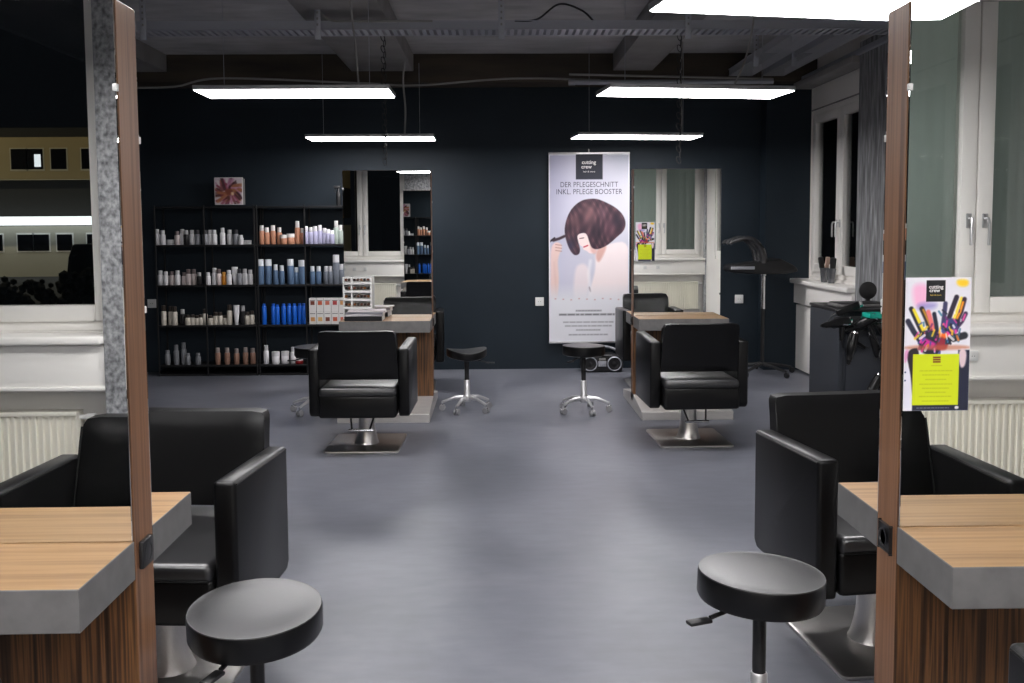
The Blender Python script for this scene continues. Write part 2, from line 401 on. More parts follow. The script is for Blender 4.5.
# ------------------------------------------------------------------ styling stations
def make_station(cx, cy, td, label, group, glass_rot=0.0, Z1=1.885):
    root = empty('styling_station', (cx, cy, 0), 0, label, 'styling station', group)
    hw, ht = .333, .0545
    b = MB(); b.box(-hw, hw, -ht, ht, .06, Z1, M['zebrano'], .0015, 1)
    b.bm.faces.ensure_lookup_table(); ei = b.mi(M['zebrano_edge'])
    for f in b.bm.faces:
        if abs(f.normal.x) > .9: f.material_index = ei
    b.build('wood_panel', root)
    for s in (-1, 1):
        b = MB(); b.box(-hw + .002, hw - .002, -.003, .003, .7235, Z1 - .002, M['mirror'], .0008, 1)
        g = b.build('mirror', root, (0, s * (ht + .0045), 0))
        if s < 0 and glass_rot: g.rotation_euler = (0, 0, glass_rot); g.location.y -= hw * abs(math.sin(glass_rot))
        b = MB(); y0, y1 = (ht + .001, td) if s > 0 else (-td, -ht - .001)
        b.box(-hw, hw, y0, y1, .636, .722, M['greyedge'], .0015, 1)
        oi = b.mi(M['oak']); b.bm.normal_update()
        for f in b.bm.faces:
            if f.normal.z > .9: f.material_index = oi
        b.build('tabletop', root)
        for x in (-hw + .004, hw - .004):
            for z in ((1.70,) if s < 0 else (1.60, 1.22)):
                b = MB(); b.box(x - .005, x + .005, s * (ht + .004) - .006, s * (ht + .004) + .006, z - .008, z + .008, M['whiteplastic'], .002); b.build('mirror_clip', root)
    # sloping footrest plinth
    b = MB()
    b.prism([(-.50, 0), (.50, 0), (.50, .062), (ht, .115), (-ht, .115), (-.50, .062)], -hw, hw, M['foot_side'], 'x', .003, 1)
    b.bm.normal_update(); fi = b.mi(M['foot'])
    for f in b.bm.faces:
        if f.normal.z > .7: f.material_index = fi
    b.build('footrest_plinth', root)
    for s in (-1, 1):
        b = MB(); b.box(s * (hw - .002) - .003, s * (hw - .002) + .009 * s + .003, -.031, .031, .649, .711, M['black_plastic'], .004)
        b.lathe([(.020, 0), (.022, .003), (.018, .003), (.017, -.0)], M['black_plastic'], 16, T(s * (hw + .008), 0, .68, ry=s * PI / 2)); b.build('power_socket', root)
    return root
NL = make_station(-1.124, 2.0955, .3335, 'double sided wood framed mirror station in the left foreground with oak top', 'double sided styling stations')
NR = make_station(1.238, 2.133, .315, 'double sided wood framed mirror station in the right foreground, poster on its glass', 'double sided styling stations')
FL = make_station(-.808, 7.265, .345, 'far mirror station in front of the product racks, magazines on its top', 'double sided styling stations', math.radians(-1.65), 1.838)
FR = make_station(1.395, 7.265, .345, 'far mirror station right of the hanging banner', 'double sided styling stations', math.radians(-.95), 1.838)

# ------------------------------------------------------------------ styling chairs
def make_chair():
    root = empty('styling_chair')
    L_ = M['leather']
    # seat: soft box with crowned cushion and seam
    b = MB()
    b.box(-.238, .238, -.235, .36, .252, .395, L_, .018, 3)
    vs = b.box(-.236, .236, -.238, .362, .377, .438, M['leather_seat'], .024, 4)
    for v in vs:
        if v.co.z > .42: v.co.z += .012 * (1 - (v.co.x / .25) ** 2)
    b.tube([(-.225, -.239, .392), (.225, -.239, .392)], .004, L_, 6); b.tube([(-.225, .363, .392), (.225, .363, .392)], .004, L_, 6)
    b.build('seat', root)
    # backrest: leaning slab, slightly curved, top lip rolled back, wider at its foot
    b = MB(); bm = b.bm; nx, nz = 12, 12; F_ = []; B_ = []
    for j in range(nz + 1):
        v = (j / nz) ** .85; z = .481 + .309 * v
        yl = .205 + .075 * v + .030 * max(0, v - .8) ** 1.0 * 5 * .3
        hw = .247 - .012 * v - .010 * max(0, (v - .88) / .12) ** 2
        rowf = []; rowb = []
        for i in range(nx + 1):
            u = -1 + 2 * i / nx; x = hw * u; dz = -.004 * (1 - u * u) * v - .006 * max(0, (abs(u) - .85) / .15) ** 2 * (v > .99)
            yf = yl + .018 * (u * u) * 0 + .012 * (1 - u * u)
            th = .074
            edge = min(1, min(1 - abs(u), v * 1.2, (1 - v) * 1.2) / .06)
            rowf.append(bm.verts.new((x, yf + (1 - edge) * .006, z + dz))); rowb.append(bm.verts.new((x, yf + th - (1 - edge) * .006, z + dz)))
        F_.append(rowf); B_.append(rowb)
    for j in range(nz):
        for i in range(nx):
            bm.faces.new((F_[j][i], F_[j][i + 1], F_[j + 1][i + 1], F_[j + 1][i]))
            bm.faces.new((B_[j][i + 1], B_[j][i], B_[j + 1][i], B_[j + 1][i + 1]))
    for i in range(nx):
        bm.faces.new((F_[0][i + 1], F_[0][i], B_[0][i], B_[0][i + 1])); bm.faces.new((F_[nz][i], F_[nz][i + 1], B_[nz][i + 1], B_[nz][i]))
    for j in range(nz):
        bm.faces.new((F_[j][0], F_[j + 1][0], B_[j + 1][0], B_[j][0])); bm.faces.new((F_[j + 1][nx], F_[j][nx], B_[j][nx], B_[j + 1][nx]))
    es = [e for e in bm.edges if e.is_manifold and e.calc_face_angle(0) > 1.0]
    bmesh.ops.bevel(bm, geom=es, offset=.009, segments=3, profile=.5, affect='EDGES')
    b._fin(bm.verts[:], L_)
    # piping seams along both vertical edges and the top
    for (R_, sg) in ((0, 0),):
        pass
    b.build('backrest', root, ang=50)
    b = MB()
    for yo in (.206, ):
        pts = [(-.252, .212, .52), (-.236, .292, .775), (-.225, .297, .783), (.225, .297, .783), (.236, .292, .775), (.252, .212, .52)]
    for s in (-1, 1):
        b = MB(); b.tube([(s * .2445, .208, .50), (s * .2365, .279, .762)], .0035, L_, 6)
        b.build('backrest_piping', child(root, 'backrest'))
    # boxy arm panels, lower rear corner cut off, cushioned top
    for s in (-1, 1):
        b = MB()
        prof = [(-.235, .245), (.258, .245), (.285, .272), (.285, .672), (-.235, .687)]
        x0, x1 = (s * .243, s * .312)
        vs = b.prism(prof, min(x0, x1), max(x0, x1), L_, 'x', .014, 3)
        a = b.build('armrest', root)
        for x in (s * .3095, s * .2455):
            b = MB(); b.tube([(x, -.222, .676), (x, .272, .662)], .0035, L_, 6); b.build('armrest_piping', a)
    # pedestal: sleeve with a flared foot
    b = MB(); b.lathe([(.082, .010), (.073, .028), (.063, .065), (.056, .11), (.052, .16), (.051, .20), (.051, .235), (.047, .24)], M['steel'], 32)
    b.lathe([(.032, .23), (.032, .275)], M['chrome'], 24); b.box(-.13, .13, -.13, .13, .258, .272, M['black_metal'], .004)
    b.build('pedestal', root)
    b = MB(); rp = []
    for (cx_, cy_, a0) in ((.21, .24, 0), (-.21, .24, 90), (-.21, -.24, 180), (.21, -.24, 270)):
        rp += [(cx_ + .025 * math.cos(math.radians(a0 + q * 22.5)), cy_ + .025 * math.sin(math.radians(a0 + q * 22.5))) for q in range(5)]
    b.prism(rp, 0, .012, M['steel'], 'z', .003, 2); b.build('base_plate', root)
    # U shaped pump lever at the rear
    b = MB()
    for s in (-1, 1): b.tube([(s * .075, .10, .262), (s * .072, .17, .22), (s * .055, .235, .155)], .006, M['black_metal'])
    b.tube([(-.075, .236, .154), (.075, .236, .154)], .008, M['chrome'], 10); b.build('pump_lever', root)
    return root
ch = make_chair()
def chair(loc, rz, label, group=None, dz=0.0, first=False, plate=0.0, clone=True):
    r = dup(ch, loc, rz, label, group); r['category'] = 'styling chair'
    for c_ in r.children:
        if c_.name.split('.')[0] in ('seat', 'backrest', 'armrest', 'pump_lever'): c_.location.z += dz
        if c_.name.split('.')[0] == 'base_plate': c_.location.y += plate
    return r
G = 'black leather styling chairs at the mirror stations'
chair((-1.045, 2.95, 0), math.radians(-4), 'black leather styling chair facing us beyond the left foreground station', G, dz=-.012)
chair((1.270, 3.09, 0), math.radians(6), 'black leather styling chair facing us beyond the right foreground station', G)
chair((-1.112, 1.27, 0), PI, 'black leather styling chair visible as the reflection in the left foreground mirror', G)
chair((1.190, 1.335, 0), PI + .01, 'black leather styling chair at bottom right corner, reflected in the right foreground mirror', G, plate=.10)
chair((-.838, 6.10, 0), PI - .02, 'black leather styling chair with its back to us, before the far left station', G, dz=-.012)
chair((1.275, 6.16, 0), PI + .03, 'black leather styling chair with its back to us, before the far right station', G, dz=.01)
chair((-.76, 8.33, 0), .05, 'black leather styling chair mostly hidden behind the far left station', G)
chair((1.415, 8.33, 0), .0, 'black leather styling chair mostly hidden behind the far right station', G)
for c_ in list(ch.children):
    for g_ in list(c_.children): bpy.data.objects.remove(g_)
    bpy.data.objects.remove(c_)
bpy.data.objects.remove(ch)

# ------------------------------------------------------------------ stools
def seat_disc(b, R_, th, saddle=0.0):
    z = 0
    prof = [(0.0001, z), (R_ * .86, z), (R_ * .97, z + .006), (R_, z + .016), (R_, z + th - .012), (R_ * .992, z + th - .004), (R_ * .985, z + th - .001),
            (R_ * .965, z + th - .0015), (R_ * .8, z + th + .003), (R_ * .4, z + th + .005), (.0001, z + th + .0055)]
    vs = b.lathe(prof[:6], M['leather'], 48, cap=False); vs = vs + b.lathe(prof[5:], M['leather_seat'], 48, cap=False); bmesh.ops.remove_doubles(b.bm, verts=b.bm.verts[:], dist=.00005); vs = b.bm.verts[:]
    for v in vs:
        if saddle: v.co.z += saddle * ((v.co.x / R_) ** 2) * (1 if v.co.z > .02 else .8)
def make_stool(R_=.162, zs=.43, th=.078, saddle=0, colm='satin', round_lever=False):
    root = empty('rolling_stool')
    b = MB(); seat_disc(b, R_, th, saddle); b.build('seat', root, (0, 0, zs))
    b = MB(); b.lathe([(.05, 0), (.05, .006), (.02, .012)], M['black_metal'], 16, T(0, 0, zs - .012)); b.lathe([(.0175, .20), (.0175, zs - .005)], M['black_metal'], 16)
    b.build('gas_lift', root)
    b = MB(); b.lathe([(.03, .075), (.033, .085), (.030, .12), (.024, .13), (.0225, .235), (.019, .24)], M[colm], 20); b.build('column', root)
    b = MB(); b.tube([(0, 0, zs - .008), (-.1, -.0, zs - .012), (-.15, 0, zs - .022)], .006, M['black_metal'])
    b.box(-.215, -.15, -.014, .014, zs - .032, zs - .022, M['black_plastic'], .004, M4=T()); b.build('height_lever', root)
    for k in range(5):
        a = 2 * PI * k / 5 + .3
        b = MB(); b.tube([(.02, 0, .105), (.10, 0, .100), (.15, 0, .083), (.193, 0, .066)], [.016, .014, .011, .009], M['satin'], 8, M4=T(rz=a))
        leg = b.build('base_arm', root)
        b = MB(); b.lathe([(.007, .04), (.007, .07)], M['chrome'], 10, T(.193, 0, 0))
        for s in (-1, 1):
            b.lathe([(.010, -.008), (.022, -.007), (.0235, 0), (.022, .007), (.010, .008)], M['caster'], 16, T(.192, s * .013, .0237, rx=PI / 2))
        b.box(.172, .212, -.004, .004, .02, .047, M['chrome'], .003); b.bm.transform(Matrix.Rotation(a, 4, 'Z')); b.build('caster', leg)
    return root
st = make_stool()
st.location = (.683, 2.384, 0); st.rotation_euler = (0, 0, .35)
tag(st, 'round black rolling stool beside the right foreground station', 'stool', 'round black rolling stools')
child(st, 'seat').rotation_euler = (0, math.radians(2.5), 0)
s2 = dup(st, (-.580, 2.275, 0), 1.15, 'round black rolling stool beside the left foreground station')
child(s2, 'seat').rotation_euler = (math.radians(2), math.radians(-4), 0)
child(s2, 'height_lever').rotation_euler = (0, 0, .1)
s2.scale.z = .945; s2.location.x -= .012
s3 = dup(st, (.672, 7.12, 0), .9, 'round black rolling stool in front of the hanging banner')
child(s3, 'seat').rotation_euler = (0, .02, 0)
s4 = dup(st, (-1.365, 7.2, 0), .1, 'round black rolling stool half hidden behind the far left chair')
child(s4, 'seat').rotation_euler = (0, 0, 0)
sd = make_stool(.155, .40, .06, .028); sd.location = (-.217, 7.2, 0); sd.rotation_euler = (0, 0, .25)
tag(sd, 'black rolling stool with a saddle seat, right of the far left station', 'stool')
child(sd, 'height_lever').rotation_euler = (0, 0, PI - .4)

# ------------------------------------------------------------------ pictures (printed surfaces)
def srgb_lin(a):
    a = np.clip(a, 0, 1); return np.where(a <= .04045, a / 12.92, ((a + .055) / 1.055) ** 2.4)
class Art:
    def __init__(s, x0, x1, y0, y1, nx, ny):
        s.x = np.linspace(x0, x1, nx)[None, :].repeat(ny, 0); s.y = np.linspace(y0, y1, ny)[:, None].repeat(nx, 1)
        s.c = np.ones((ny, nx, 3)); s.nx, s.ny = nx, ny; s.rs = np.random.RandomState(3)
    def sd(s, P):
        P = np.array(P, float); d = np.full(s.x.shape, 1e9); ins = np.zeros(s.x.shape, bool)
        for k in range(len(P)):
            a, b_ = P[k], P[(k + 1) % len(P)]; e = b_ - a
            t = np.clip(((s.x - a[0]) * e[0] + (s.y - a[1]) * e[1]) / (e @ e + 1e-9), 0, 1)
            d = np.minimum(d, np.hypot(s.x - a[0] - t * e[0], s.y - a[1] - t * e[1]))
            c1 = (a[1] > s.y) != (b_[1] > s.y)
            with np.errstate(divide='ignore', invalid='ignore'):
                xi = a[0] + (s.y - a[1]) * e[0] / (e[1] if abs(e[1]) > 1e-9 else 1e-9)
            ins ^= c1 & (s.x < xi)
        return np.where(ins, -d, d)
    def mask(s, P, soft, smooth=True):
        if smooth:
            for _ in range(2):
                Q = []
                for k in range(len(P)):
                    a, b_ = P[k], P[(k + 1) % len(P)]
                    Q += [(.75 * a[0] + .25 * b_[0], .75 * a[1] + .25 * b_[1]), (.25 * a[0] + .75 * b_[0], .25 * a[1] + .75 * b_[1])]
                P = Q
        return np.clip(.5 - s.sd(P) / soft, 0, 1)
    def put(s, m, col):
        col = np.array(col, float)
        if col.max() > 1.5: col = col / 255
        s.c = s.c * (1 - m[..., None]) + m[..., None] * col
    def poly(s, P, col, soft=1.5, smooth=True, k=1.0): s.put(s.mask(P, soft, smooth) * k, col)
    def rect(s, x0, y0, x1, y1, col, soft=.6): s.poly([(x0, y0), (x1, y0), (x1, y1), (x0, y1)], col, soft, False)
    def line(s, P, w, col, soft=1.5, k=1.0):
        P = np.array(P, float); d = np.full(s.x.shape, 1e9)
        for a, b_ in zip(P[:-1], P[1:]):
            e = b_ - a; t = np.clip(((s.x - a[0]) * e[0] + (s.y - a[1]) * e[1]) / (e @ e + 1e-9), 0, 1)
            d = np.minimum(d, np.hypot(s.x - a[0] - t * e[0], s.y - a[1] - t * e[1]))
        s.put(np.clip(.5 - (d - w) / soft, 0, 1) * k, col)
    def dashes(s, xc, y, wid, h, col, k=1.0, seed=1):
        """a line of print too small to read: word-length strokes"""
        rs = random.Random(seed); x = xc - wid / 2
        while x < xc + wid / 2:
            w = rs.uniform(.06, .14) * wid; e = min(x + w, xc + wid / 2)
            s.put(np.clip(.5 - (np.maximum(np.maximum(x - s.x, s.x - e), np.abs(s.y - y) - h / 2)) / (h * .6), 0, 1) * k * (.75 + .25 * np.sin(s.x * 1.9)), col)
            x = e + .015 * wid
    def mesh(s, name, w, h, parent=None, loc=(0, 0, 0), thick=0.0):
        """plane in XZ facing -Y, centred"""
        nx, ny = s.nx, s.ny
        X = np.linspace(-w / 2, w / 2, nx); Z = np.linspace(h / 2, -h / 2, ny)
        V = np.zeros((ny, nx, 3)); V[..., 0] = X[None, :]; V[..., 2] = Z[:, None]
        idx = np.arange(nx * ny).reshape(ny, nx)
        F_ = np.stack([idx[1:, :-1], idx[1:, 1:], idx[:-1, 1:], idx[:-1, :-1]], -1).reshape(-1, 4)
        me = bpy.data.meshes.new(name); me.from_pydata(V.reshape(-1, 3).tolist(), [], F_.tolist())
        at = me.color_attributes.new('print', 'FLOAT_COLOR', 'POINT')
        C_ = np.ones((nx * ny, 4)); C_[:, :3] = srgb_lin(s.c.reshape(-1, 3)); at.data.foreach_set('color', C_.astype(np.float32).ravel())
        me.materials.append(M['print'])
        o = bpy.data.objects.new(name, me); COL.objects.link(o); o.location = loc
        if parent: o.parent = parent
        return o

def sheet(name, w, h, th, m, parent=None, loc=(0, 0, 0)):
    b = MB(); b.box(-w / 2, w / 2, 0, th, -h / 2, h / 2, m, min(th * .4, .002), 1); return b.build(name, parent, loc)

# hanging banner
def banner():
    W_, H_ = .79, 1.838
    root = empty('hanging_banner', (.932, WB - .045, 0), 0, 'tall white salon banner with a dark haired woman hanging on the navy wall', 'banner')
    zc = 1.192
    sheet('banner_sheet', W_, H_, .012, M['paper'], root, (0, .002, zc))
    A = Art(31, 305, 36, 672, 170, 390)   # pixel frame of a 3.415x view of the banner
    bg = np.stack([196 + .03 * (A.x - 170), 195 + .03 * (A.x - 170), 210 + 0 * A.x], -1) / 255
    g = np.clip((A.y - 60) / 430, 0, 1)[..., None]
    A.c = bg * (1 - g * .0) + g * .04
    A.put(np.clip(1 - (A.x - 36) / 70, 0, 1) * .55 * np.clip(1 - (A.y - 50) / 430, .15, 1), (150, 150, 178))
    A.put(np.clip((A.x - 215) / 60, 0, 1) * .35 * np.clip(1 - (A.y - 38) / 90, 0, 1), (150, 160, 178))
    # skin: shoulder, chest, arm, hand
    A.poly([(188, 362), (214, 348), (250, 335), (300, 332), (312, 420), (312, 560), (150, 560), (178, 470), (190, 420)], (244, 230, 231), 8)
    A.poly([(196, 355), (222, 338), (228, 352), (206, 398), (196, 400), (190, 380)], (212, 160, 148), 8, k=.8)
    A.poly([(118, 420), (140, 404), (160, 410), (172, 440), (160, 540), (112, 540)], (240, 226, 228), 12, k=.8)
    A.line([(172, 396), (166, 440), (170, 480), (176, 530)], 5, (250, 248, 250), 9, .5)
    A.poly([(166, 482), (172, 486), (175, 505), (168, 498)], (110, 90, 100), 4, k=.7)
    A.poly([(36, 352), (52, 330), (72, 336), (76, 352), (66, 372), (60, 400), (66, 460), (58, 540), (34, 540), (36, 430)], (236, 206, 200), 5)
    for yy in (340, 350, 360): A.line([(54, yy), (74, yy + 3)], 1.6, (176, 128, 118), 2.5, .7)
    A.line([(48, 400), (56, 520)], 3, (224, 190, 186), 6, .5)
    # face in profile
    A.poly([(120, 308), (150, 300), (178, 305), (190, 345), (194, 370), (170, 372), (160, 362), (148, 358), (146, 348), (138, 344), (134, 336), (120, 322)], (246, 222, 220), 2.5)
    A.poly([(168, 330), (186, 322), (196, 352), (190, 376), (174, 368)], (216, 170, 164), 7, k=.7)
    A.line([(150, 349), (163, 344)], 2.2, (196, 70, 84), 2.5)
    A.line([(136, 320), (150, 318)], 1.4, (90, 60, 66), 2)
    # hair
    hair = [(168, 186), (140, 192), (112, 214), (94, 244), (84, 282), (86, 312), (94, 340), (104, 362), (118, 378), (134, 374), (138, 356), (130, 330), (126, 308),
            (146, 300), (160, 304), (168, 330), (176, 352), (192, 358), (214, 352), (238, 338), (262, 316), (286, 296), (294, 268), (282, 238), (256, 214), (220, 196), (194, 186)]
    A.poly(hair, (62, 42, 54), 3)
    hm = A.mask(hair, 3)
    st_ = (np.sin((A.x * .9 - A.y * .35) * .30 + 2.2 * np.sin(A.y * .045) + 2.4 * np.sin(A.x * .06)) + np.sin(A.x * .17 + A.y * .11 + 3 * np.sin(A.x * .03)) + .6 * np.sin(A.x * .9 - A.y * .5)) / 5.2 + .5
    A.put(hm * st_ ** 3 * .55, (150, 102, 104))
    A.put(hm * (1 - st_) ** 4 * .6, (28, 20, 34))
    for (x, y, r, col, k) in ((170, 236, 20, (176, 126, 122), .5), (214, 232, 16, (150, 108, 116), .35), (120, 262, 16, (134, 92, 92), .45), (236, 286, 22, (120, 74, 88), .4), (104, 344, 14, (54, 58, 86), .55), (262, 262, 14, (30, 26, 44), .6), (196, 300, 16, (30, 22, 36), .6)):
        A.put(hm * np.exp(-((A.x - x) ** 2 + ((A.y - y) * .7) ** 2) / r ** 2) * k, col)
    A.line([(84, 312), (66, 320), (46, 326)], 4.5, (62, 44, 54), 4)
    A.line([(50, 318), (34, 330)], 3, (40, 30, 40), 3)
    # fades to plain white at the foot
    A.put(np.clip((A.y - 470) / 60, 0, 1), (228, 228, 234))
    for k in range(9): A.rect(50 + k * 27, 523 + (k % 3) * 2, 55 + k * 27, 526 + (k % 3) * 2, (196, 150, 150), 3)
    # small print, too blurred to read
    A.dashes(166, 566, 88, 5, (92, 92, 98), .85, 1); A.dashes(160, 579, 190, 6, (70, 70, 76), .95, 2)
    for k, (y, w) in enumerate(((605, 172), (618, 160), (632, 84), (648, 134))): A.dashes(165, y, w, 4.5, (120, 120, 126), .8, 5 + k)
    # white border and the dark logo tile
    e = np.minimum(np.minimum(A.x - 31, 305 - A.x), np.minimum(A.y - 36, 672 - A.y)); A.put(np.clip((5 - e) / 1.5, 0, 1), (226, 228, 236))
    A.rect(123, 36, 214, 121, (40, 42, 54), 1.0)
    A.mesh('printed_image', W_, H_, root, (0, 0, zc))
    def X(px): return (px - 168) / 274 * W_
    def Z(py): return zc + H_ / 2 - (py - 36) / 636 * H_
    w = M['paper']; dk = mat('grey_print_ink', rgb(70, 66, 84), .6)
    text('cutting', .050, (X(167), -.001, Z(64)), w, root, bold=.0010)
    text('crew', .050, (X(159), -.001, Z(79)), w, root, bold=.0010)
    text('hair & more', .024, (X(168), -.001, Z(95)), w, root)
    text('DER PFLEGESCHNITT', .072, (X(168), -.001, Z(139)), dk, root, spacing=1.02, sx=.82)
    text('INKL. PFLEGE BOOSTER', .072, (X(168), -.001, Z(163)), dk, root, spacing=1.02, sx=.84)
    b = MB(); b.box(-.397, .397, -.008, .02, zc + H_ / 2 - .004, zc + H_ / 2 + .018, M['alu'], .003); b.build('top_rail', root)
    b = MB(); b.box(-.397, .397, -.008, .02, zc - H_ / 2 - .016, zc - H_ / 2 + .004, M['alu'], .003); b.build('bottom_rail', root)
    b = MB(); b.tube([(0, .02, zc + H_ / 2 + .015), (0, .035, zc + H_ / 2 + .05)], .004, M['whiteplastic']); b.build('hook', root)
banner()

# salon poster art (painted hands and a yellow note)
def poster_art(nx, ny):
    A = Art(0, 656, 0, 1290, nx, ny)
    A.c[:] = np.array([226, 224, 232]) / 255
    A.poly([(70, 60), (230, 60), (240, 250), (110, 300), (70, 200)], (244, 170, 208), 60, k=.8)
    A.poly([(120, 240), (320, 240), (300, 300), (120, 320)], (120, 110, 190), 50, k=.6)
    A.poly([(500, 20), (630, 20), (620, 90), (520, 85)], (250, 205, 40), 30)
    rng = random.Random(5)
    # left hand
    for P, w, c_ in (([(30, 420), (90, 520), (180, 640)], 26, (38, 40, 62)), ([(60, 300), (110, 400), (180, 540)], 24, (30, 30, 44)), ([(85, 310), (140, 420), (190, 520)], 15, (238, 214, 50)),
                     ([(165, 300), (215, 400), (260, 520)], 24, (44, 36, 40)), ([(180, 310), (230, 410), (270, 500)], 11, (196, 140, 40)), ([(230, 330), (260, 420), (300, 530)], 22, (232, 120, 120)),
                     ([(290, 350), (310, 440), (330, 560)], 20, (28, 34, 52))): A.line(P, w, c_, 14)
    A.poly([(150, 520), (260, 500), (350, 540), (370, 700), (330, 760), (180, 740), (130, 620)], (34, 34, 52), 20)
    A.poly([(150, 560), (220, 590), (330, 640), (300, 690), (180, 680)], (208, 40, 150), 24); A.poly([(240, 520), (320, 520), (300, 590), (240, 570)], (40, 60, 70), 20)
    # right hand
    for P, w, c_ in (([(400, 250), (390, 380), (380, 480)], 22, (60, 58, 96)), ([(510, 190), (470, 300), (430, 420)], 24, (40, 30, 48)), ([(560, 200), (520, 320), (490, 400)], 15, (246, 222, 70)),
                     ([(590, 210), (560, 330), (520, 420)], 22, (52, 34, 50)), ([(575, 240), (550, 330), (520, 390)], 12, (240, 150, 30)), ([(605, 350), (570, 420), (520, 480)], 22, (64, 44, 80)), ([(600, 360), (580, 410)], 10, (230, 90, 160))): A.line(P, w, c_, 14)
    A.poly([(370, 420), (470, 380), (540, 440), (540, 520), (440, 580), (360, 520)], (58, 66, 118), 20)
    A.poly([(400, 520), (520, 490), (530, 540), (430, 590)], (236, 60, 160), 18); A.poly([(360, 530), (430, 530), (440, 620), (360, 620)], (240, 110, 30), 24)
    A.line([(600, 560), (480, 590), (380, 640)], 34, (34, 36, 46), 16)
    A.poly([(350, 560), (420, 600), (440, 700), (300, 700)], (150, 40, 60), 24)
    pal = [(240, 60, 160), (250, 210, 50), (30, 28, 44), (70, 80, 150), (240, 130, 40), (110, 40, 110), (30, 40, 50), (236, 236, 240), (60, 120, 150)]
    for k in range(70):
        x, y = (rng.uniform(130, 360), rng.uniform(420, 720)) if k % 2 else (rng.uniform(360, 570), rng.uniform(320, 660)); a = rng.uniform(-.6, .6) + (-1.2 if k % 2 else 1.2) + PI
        l_ = rng.uniform(14, 60); A.line([(x, y), (x + l_ * math.cos(a), y + l_ * math.sin(a))], rng.uniform(5, 13), rng.choice(pal), 9, .8)
    A.poly([(0, 650), (656, 650), (656, 700), (0, 700)], (190, 100, 60), 26, k=.6)
    # dark clothing behind the note
    A.poly([(20, 740), (70, 680), (160, 680), (160, 1230), (90, 1180), (60, 900)], (34, 26, 34), 14)
    A.poly([(540, 700), (656, 700), (656, 1290), (90, 1290), (90, 1180), (540, 1180)], (30, 34, 56), 10, False)
    A.poly([(540, 690), (630, 690), (620, 860), (560, 880)], (222, 198, 204), 20)
    A.poly([(0, 830), (70, 900), (95, 1290), (0, 1290)], (222, 220, 234), 16)
    A.poly([(0, 700), (50, 690), (30, 800), (0, 830)], (226, 110, 180), 20, k=.6)
    for y in (905, 985): A.poly([(6, y), (22, y), (22, y + 16), (6, y + 16)], (40, 60, 110), 6)
    A.poly([(520, 1245), (560, 1245), (560, 1275), (520, 1275)], (240, 240, 245), 8); A.dashes(300, 1262, 330, 10, (200, 200, 210), .6, 3)
    # yellow note
    A.rect(88, 738, 552, 1235, (206, 220, 18), 4)
    A.rect(290, 762, 366, 822, (120, 60, 20), 5); A.rect(290, 780, 366, 785, (206, 220, 18), 3); A.rect(290, 800, 366, 805, (206, 220, 18), 3)
    A.dashes(328, 850, 110, 7, (150, 130, 20), .6, 2)
    for k, y in enumerate((900, 940, 985, 1030, 1070, 1110, 1150, 1195)): A.dashes(322, y, 330 - (k % 3) * 60, 9, (160, 170, 20), .75, 20 + k)
    A.rect(205, 26, 396, 232, (20, 20, 24), 3)
    return A
def poster(loc, label, res):
    W_, H_ = .146, .297
    root = empty('salon_poster', loc, 0, label, 'poster', 'posters on the mirror glass')
    sheet('poster_sheet', W_, H_, .0016, M['paper'], root, (0, .0004, 0))
    poster_art(*res).mesh('printed_image', W_, H_, root, (0, 0, 0))
    X = lambda px: (px - 328) / 656 * W_; Z = lambda py: H_ / 2 - py / 1290 * H_
    yl = mat('yellow_print_ink', rgb(190, 160, 60), .6)
    text('cutting', .0115, (X(302), -.0006, Z(90)), M['paper'], root, bold=.0002); text('crew', .0115, (X(288), -.0006, Z(124)), M['paper'], root, bold=.0002)
    text('hair & more', .005, (X(300), -.0006, Z(168)), yl, root)
    return root
poster((.980, 2.0672, 1.136), 'hand painted colour poster with a yellow note on the right foreground mirror', (150, 290))
poster((1.148, 7.188, 1.288), 'small hand painted colour poster with a yellow note on the far right mirror', (60, 120))

# square picture leaning on the racks
def small_picture():
    root = empty('canvas_picture', (-2.545, 9.19, 1.6355), 0, 'small square picture of red and violet petals on top of the product racks', 'picture')
    b = MB(); b.box(-.135, .135, 0, .03, 0, .262, M['paper'], .003); b.build('canvas', root)
    A = Art(0, 100, 0, 100, 70, 70); A.c[:] = np.array([206, 196, 202]) / 255
    rng = random.Random(11)
    cols = [(110, 30, 46), (150, 70, 90), (60, 26, 36), (190, 130, 160), (170, 110, 70), (226, 214, 214), (90, 50, 40)]
    for k in range(110):
        a = rng.uniform(0, 2 * PI); r0, r1 = rng.uniform(4, 30), rng.uniform(26, 58)
        A.line([(50 + r0 * math.cos(a), 52 + r0 * math.sin(a)), (50 + r1 * math.cos(a + .5), 52 + r1 * math.sin(a + .5))], rng.uniform(2, 6), rng.choice(cols), 5, .8)
    A.poly([(34, 44), (60, 40), (66, 62), (44, 68)], (120, 60, 40), 8); A.poly([(58, 54), (70, 52), (70, 66), (60, 66)], (222, 190, 150), 6)
    A.mesh('printed_image', .258, .25, root, (0, -.001, .131))
    b = MB(); b.box(.136, .15, .004, .026, 0, .25, M['beam'], .003); b.build('side_frame', root)
small_picture()

